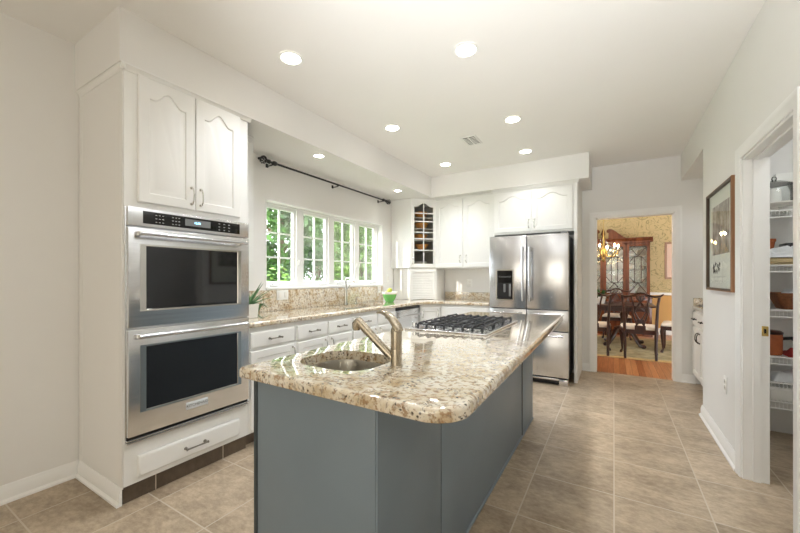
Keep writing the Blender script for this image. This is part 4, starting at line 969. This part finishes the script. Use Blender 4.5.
# china cabinet
cc = thing('china_cabinet', 'mahogany china cabinet with glass lattice doors and an arched pediment', 'cabinet', (-.2, 9.37, 0))
CXa, CXb, CF = -1.06, .66, 9.17
G().box(CXa - .03, CF - .05, .06, CXb + .03, DY - .035, .80, .005).build('lower_case', 'mahogany', cc)
G().box(CXa - .04, CF - .06, 0, CXb + .04, DY - .035, .08, .006).build('plinth', 'mahogany', cc)
G().box(CXa - .045, CF - .065, .80, CXb + .045, DY - .035, .83, .008).build('waist_molding', 'mahogany', cc)
lw = (CXb - CXa) / 4
for k in range(4):
    d = panel_geo(F_my(CXa + k * lw + .01, CF - .05, .11), lw - .02, .48, 0, .02, .05).build('lower_door', 'mahogany', cc)
    d = slab_front(F_my(CXa + k * lw + .01, CF - .05, .62), lw - .02, .15).build('drawer', 'mahogany', cc)
    g = G(F_my(CXa + (k + .5) * lw, CF - .07, .695)); g.tube([(-.04, 0, 0), (-.035, -.02, .012), (0, -.03, .016), (.035, -.02, .012), (.04, 0, 0)], .005, 6); g.build('handle', 'brass', d)
g = G(); g.box(CXa, CF, .83, CXa + .035, DY - .04, 2.02); g.box(CXb - .035, CF, .83, CXb, DY - .04, 2.02); g.box(CXa, CF, .83, CXb, DY - .04, .86); g.box(CXa, CF, 1.97, CXb, DY - .04, 2.02)
for k in (1, 2, 3): g.box(CXa + k * lw - .03, CF, .83, CXa + k * lw + .03, CF + .02, 2.02)
g.build('upper_case', 'mahogany', cc)
t_mir = NT('cabinet_mirror'); t_mir.set(Base_Color=(.42, .45, .42, 1), Metallic=1.0, Roughness=.25); M['mirror'] = t_mir.m
G().box(CXa + .035, DY - .055, .86, CXb - .035, DY - .042, 1.97).build('mirror_back', 'mirror', cc)
for z in (1.14, 1.42, 1.70): G().box(CXa + .036, CF + .03, z - .008, CXb - .036, DY - .056, z).build('shelf', 'cabglass', cc)
for k in range(4):
    f = F_my(CXa + k * lw + .012, CF, .865); W, H = lw - .024, 1.10
    dd = G(f); a = .045; dd.skin([[(x, y, z) for x, y in l] for l, z in ((rect(0, 0, W, H), 0), (rect(0, 0, W, H), .02), (rect(a, a, W - a, H - a), .02), (rect(a, a, W - a, H - a), 0))] + [[(x, y, 0) for x, y in rect(0, 0, W, H)]], False, False); dd = dd.build('glass_door', 'mahogany', cc)
    g = G(f); r = .0065; x0, x1, y0, y1 = a, W - a, a, H - a; xm = W / 2; q = .22
    for (A_, B_) in (((x0, y0), (xm, y0 + q)), ((xm, y0 + q), (x1, y0)), ((x0, y0 + 2 * q * .8), (xm - .06, y0 + q * 1.0)), ((x1, y0 + 2 * q * .8), (xm + .06, y0 + q)), ((x0, y1), (xm, y1 - q)), ((xm, y1 - q), (x1, y1)), ((x0, y1 - 2 * q * .8), (xm - .06, y1 - q)), ((x1, y1 - 2 * q * .8), (xm + .06, y1 - q)), ((xm - .06, y0 + q), (xm - .06, y1 - q)), ((xm + .06, y0 + q), (xm + .06, y1 - q)), ((xm - .06, y1 - q), (xm + .06, y1 - q)), ((xm - .06, y0 + q), (xm + .06, y0 + q))):
        g.tube([(A_[0], A_[1], .012), (B_[0], B_[1], .012)], r, 6)
    g.build('lattice', 'mahogany_dark', dd); G(f).box(x0, y0, .004, x1, y1, .008).build('glass', 'pane', dd)
def cornice(x0, x1):
    g = G(F_my(x0, CF, 2.0)); pr = [(0, 0), (.012, 0), (.014, .03), (.03, .045), (.045, .075), (.06, .085), (.06, .105), (0, .105)]
    g.skin([[(0, y, x) for x, y in pr], [(x1 - x0, y, x) for x, y in pr]]); return g
cornice(CXa - .05, CXb + .05).build('cornice', 'mahogany', cc)
G().box(CXa - .05, CF, 2.02, CXb + .05, DY - .045, 2.10).build('top_board', 'mahogany', cc)
xm = (CXa + CXb) / 2
for s in (-1, 1):
    up_, lo_ = [], []
    for k in range(13):
        t_ = k / 12; x = xm + s * (.46 - .36 * t_); zt = 2.105 + .21 * (.5 - .5 * math.cos(PI * min(1, t_ * 1.05))); up_.append((x, zt)); lo_.append((x, 2.098))
    G().prism(up_ + lo_[::-1], CF - .02, CF + .04, 1).build('pediment_scroll', 'mahogany', cc)
    G().prism([(p[0], p[1] - .0) for p in up_] + [(p[0], p[1] - .028) for p in up_[::-1]], CF - .06, CF - .018, 1).build('pediment_molding', 'mahogany', cc)
    G().cyl((xm + s * .10, CF - .065, 2.27), (xm + s * .10, CF + .03, 2.27), .036, .036, 16).build('rosette', 'mahogany', cc)
G().lathe([(.04, 0), (.045, .03), (.02, .06), (.045, .12), (.03, .18), (.005, .24), (.001, .25)], (xm, CF + .03, 2.10), 14).build('finial', 'mahogany', cc)
r_ = random.Random(11)
for z in (.862, 1.142, 1.422, 1.702):
    for k in range(8):
        x = CXa + .12 + k * (CXb - CXa - .24) / 7; kind = r_.choice(['plate', 'cup', 'tureen'])
        if kind == 'plate':
            g = G(F_my(x, DY - .07, z + .095)); g.skin([[(rr * math.cos(2 * PI * i / 20), rr * math.sin(2 * PI * i / 20), d) for i in range(20)] for rr, d in ((.09, .0), (.092, .008), (.06, .002), (.055, -.002))]); one(g, 'plate', 'ceramic', 'white china plate standing inside the mahogany cabinet', 'plate', 'china plates in the dining cabinet')
        elif kind == 'cup': one(G().lathe([(.025, 0), (.03, .006), (.045, .05), (.048, .075), (.043, .075), (.02, .01)], (x, 9.36, z), 16), 'cup', 'ceramic', 'white china cup inside the mahogany cabinet', 'cup', 'china cups in the dining cabinet')
        else: one(G().lathe([(.035, 0), (.06, .02), (.07, .06), (.06, .09), (.03, .12), (.01, .14), (.001, .145)], (x, 9.36, z), 18), 'tureen', 'ceramic', 'white lidded china dish inside the mahogany cabinet', 'dish', 'lidded dishes in the dining cabinet')
# dining picture
dpx = thing('framed_picture', 'wood framed pale picture on the dining room wall at the right of the doorway', 'picture', (1.25, DY, 1.2))
f = F_my(.95, DY, 1.21); W, H = .62, .80
g = G(f); g.skin([[(x, y, z) for x, y in l] for l, z in ((rect(0, 0, W, H), .001), (rect(0, 0, W, H), .025), (rect(.04, .04, W - .04, H - .04), .02), (rect(.04, .04, W - .04, H - .04), .001))], False, False); g.build('frame', 'frame_wood', dpx)
G(f).box(.039, .039, .002, W - .039, H - .039, .012).build('print', 'pink_paper', dpx)
# chandelier
cl = thing('chandelier', 'brass chandelier with lit candle bulbs and crystal drops in the dining room', 'chandelier', (-.16, 7.55, 1.6))
c0 = Vector((-.16, 7.55, 0))
G().lathe([(.001, 1.52), (.02, 1.54), (.035, 1.57), (.018, 1.62), (.045, 1.68), (.05, 1.72), (.015, 1.80), (.022, 1.9), (.012, 2.0), (.006, 2.1), (.006, 2.66), (.06, 2.68), (.065, ZC)], (c0.x, c0.y, 0), 16).build('stem', 'brass', cl)
for k in range(6):
    a = k * PI / 3 + .3; d = Vector((math.cos(a), math.sin(a), 0))
    def ap(r, z): q = c0 + d * r; return (q.x, q.y, z)
    ar = G().tube([ap(.03, 1.70), ap(.09, 1.63), ap(.17, 1.63), ap(.23, 1.69), ap(.24, 1.74)], .007, 8).build('arm', 'brass', cl)
    G().lathe([(.005, 0), (.035, .012), (.036, .016), (.008, .012)], ap(.24, 1.735), 14).build('drip_pan', 'brass', ar)
    G().cyl(ap(.24, 1.745), ap(.24, 1.80), .010, .010, 10).build('candle_sleeve', 'ceramic', ar)
    G().lathe([(.006, 0), (.014, .014), (.015, .024), (.006, .045), (.001, .055)], ap(.24, 1.80), 10).build('bulb', 'candle', ar)
    for rr, zz in ((.24, 1.715), (.17, 1.60), (.10, 1.60)):
        p = ap(rr, zz); G().lathe([(.001, -.05), (.011, -.03), (.006, -.005), (.001, 0)], p, 6).build('crystal', 'domeglass', ar)
    G().tube([ap(.04, 1.95), ap(.09, 1.84), ap(.16, 1.80), ap(.23, 1.76)], .005, 6).build('crystal_strand', 'domeglass', ar)
light('POINT', 'chandelier_lamp', (c0.x, c0.y, 1.95), 28, (1, .80, .55), shadow_soft_size=.03)

# ------------------------------------------------------------------ outdoors beyond the window
struct(G().box(-40, -20, -.7, -3.06, 40, -.6), 'ground', 'lawn')
def tree(x, y, h, rad, m, seed, label, n=6500, ls=.10, zlo=.25):
    r = np.random.default_rng(seed); t_ = thing('tree', label, 'tree', (x, y, -.6), 'trees outside the window')
    g = G(); g.tube([(x, y, -.62), (x + .08, y + .05, h * .3 - .6), (x - .05, y + .1, h * .62 - .6), (x, y, h * .85 - .6)], [.13, .11, .07, .03], 9)
    for k in range(7):
        a = k * 2.3 + seed; z = h * (.22 + .08 * k) - .6; L = rad * (.9 - .05 * k)
        g.tube([(x, y, z), (x + math.cos(a) * L * .5, y + math.sin(a) * L * .5, z + .35), (x + math.cos(a) * L, y + math.sin(a) * L, z + .55)], [.055, .035, .012], 6)
    g.build('trunk', 'bark', t_)
    nc = 70; cz = r.uniform(zlo, 1.0, nc); ca = r.uniform(0, 2 * PI, nc); cr_ = rad * np.sqrt(r.uniform(.05, 1, nc)) * (1 - .55 * np.abs(cz - .55) / .6)
    C_ = np.stack([x + cr_ * np.cos(ca), y + cr_ * np.sin(ca), h * cz - .6], 1)
    P = C_[r.integers(0, nc, n)] + np.clip(r.normal(0, rad * .17, (n, 3)), -.4 * rad, .4 * rad)
    d1 = r.normal(size=(n, 3)); d1 /= np.linalg.norm(d1, axis=1)[:, None]; d2 = np.cross(d1, r.normal(size=(n, 3))); d2 /= np.linalg.norm(d2, axis=1)[:, None]
    s = ls * r.uniform(.6, 1.3, n)[:, None]
    V = np.stack([P - d1 * s, P + d2 * s * .5, P + d1 * s, P - d2 * s * .5], 1).reshape(-1, 3) - np.array([x, y, -.6])
    me = bpy.data.meshes.new('foliage'); me.from_pydata(V.tolist(), [], (np.arange(n * 4).reshape(n, 4)).tolist()); me.materials.append(M[m])
    o = bpy.data.objects.new('foliage', me); COL.objects.link(o); o.parent = t_; o['kind'] = 'stuff'
TREES = [(-7.2, 6.1, 5.2, 1.0, 'fol1', 1, 'dark green tree nearest the leftmost window'), (-11.0, 11.3, 6.5, 1.4, 'fol3', 2, 'grey-green tree seen through the second window'), (-7.0, 9.0, 4.6, .9, 'fol2', 3, 'light green tree nearest the third window'),
         (-16.5, 20.0, 7.0, 2.2, 'fol1', 4, 'deep green tree far behind the third window'), (-11.0, 15.6, 5.6, 1.3, 'fol2', 5, 'pale green tree seen through the rightmost window'), (-16.5, 14.0, 7.5, 2.2, 'fol1', 6, 'tall dark tree far behind the two left windows'),
         (-7.0, 12.0, 5.0, 1.0, 'fol3', 8, 'grey-green tree at the right edge of the rightmost window')]
for a in TREES: tree(*a)
def shrub(x, y, r0, m, seed, label):
    r = np.random.default_rng(seed); n = 1500; d = r.normal(size=(n, 3)); d /= np.linalg.norm(d, axis=1)[:, None]; d[:, 2] = np.abs(d[:, 2]); P = np.array([x, y, -.58]) + d * r0 * r.uniform(.7, 1.0, n)[:, None] * np.array([1, 1, 2.6])
    a = np.cross(d, r.normal(size=(n, 3))); a /= np.linalg.norm(a, axis=1)[:, None]; b = np.cross(d, a) + d * .4; s = .05
    V = np.stack([P - a * s, P + b * s * .6, P + a * s, P - b * s * .6], 1).reshape(-1, 3); me = bpy.data.meshes.new('shrub'); me.from_pydata(V.tolist(), [], np.arange(n * 4).reshape(n, 4).tolist()); me.materials.append(M[m])
    o = bpy.data.objects.new('shrub', me); COL.objects.link(o); tag(o, label, 'shrub', 'shrubs outside the window')
shrub(-4.5, 3.8, .78, 'fol2', 21, 'bright green shrub low in the leftmost window'); shrub(-4.5, 5.5, .76, 'fol2', 22, 'bright green shrub low in the second window'); shrub(-4.5, 7.2, .74, 'fol2', 23, 'bright shrub low in the right-hand windows')
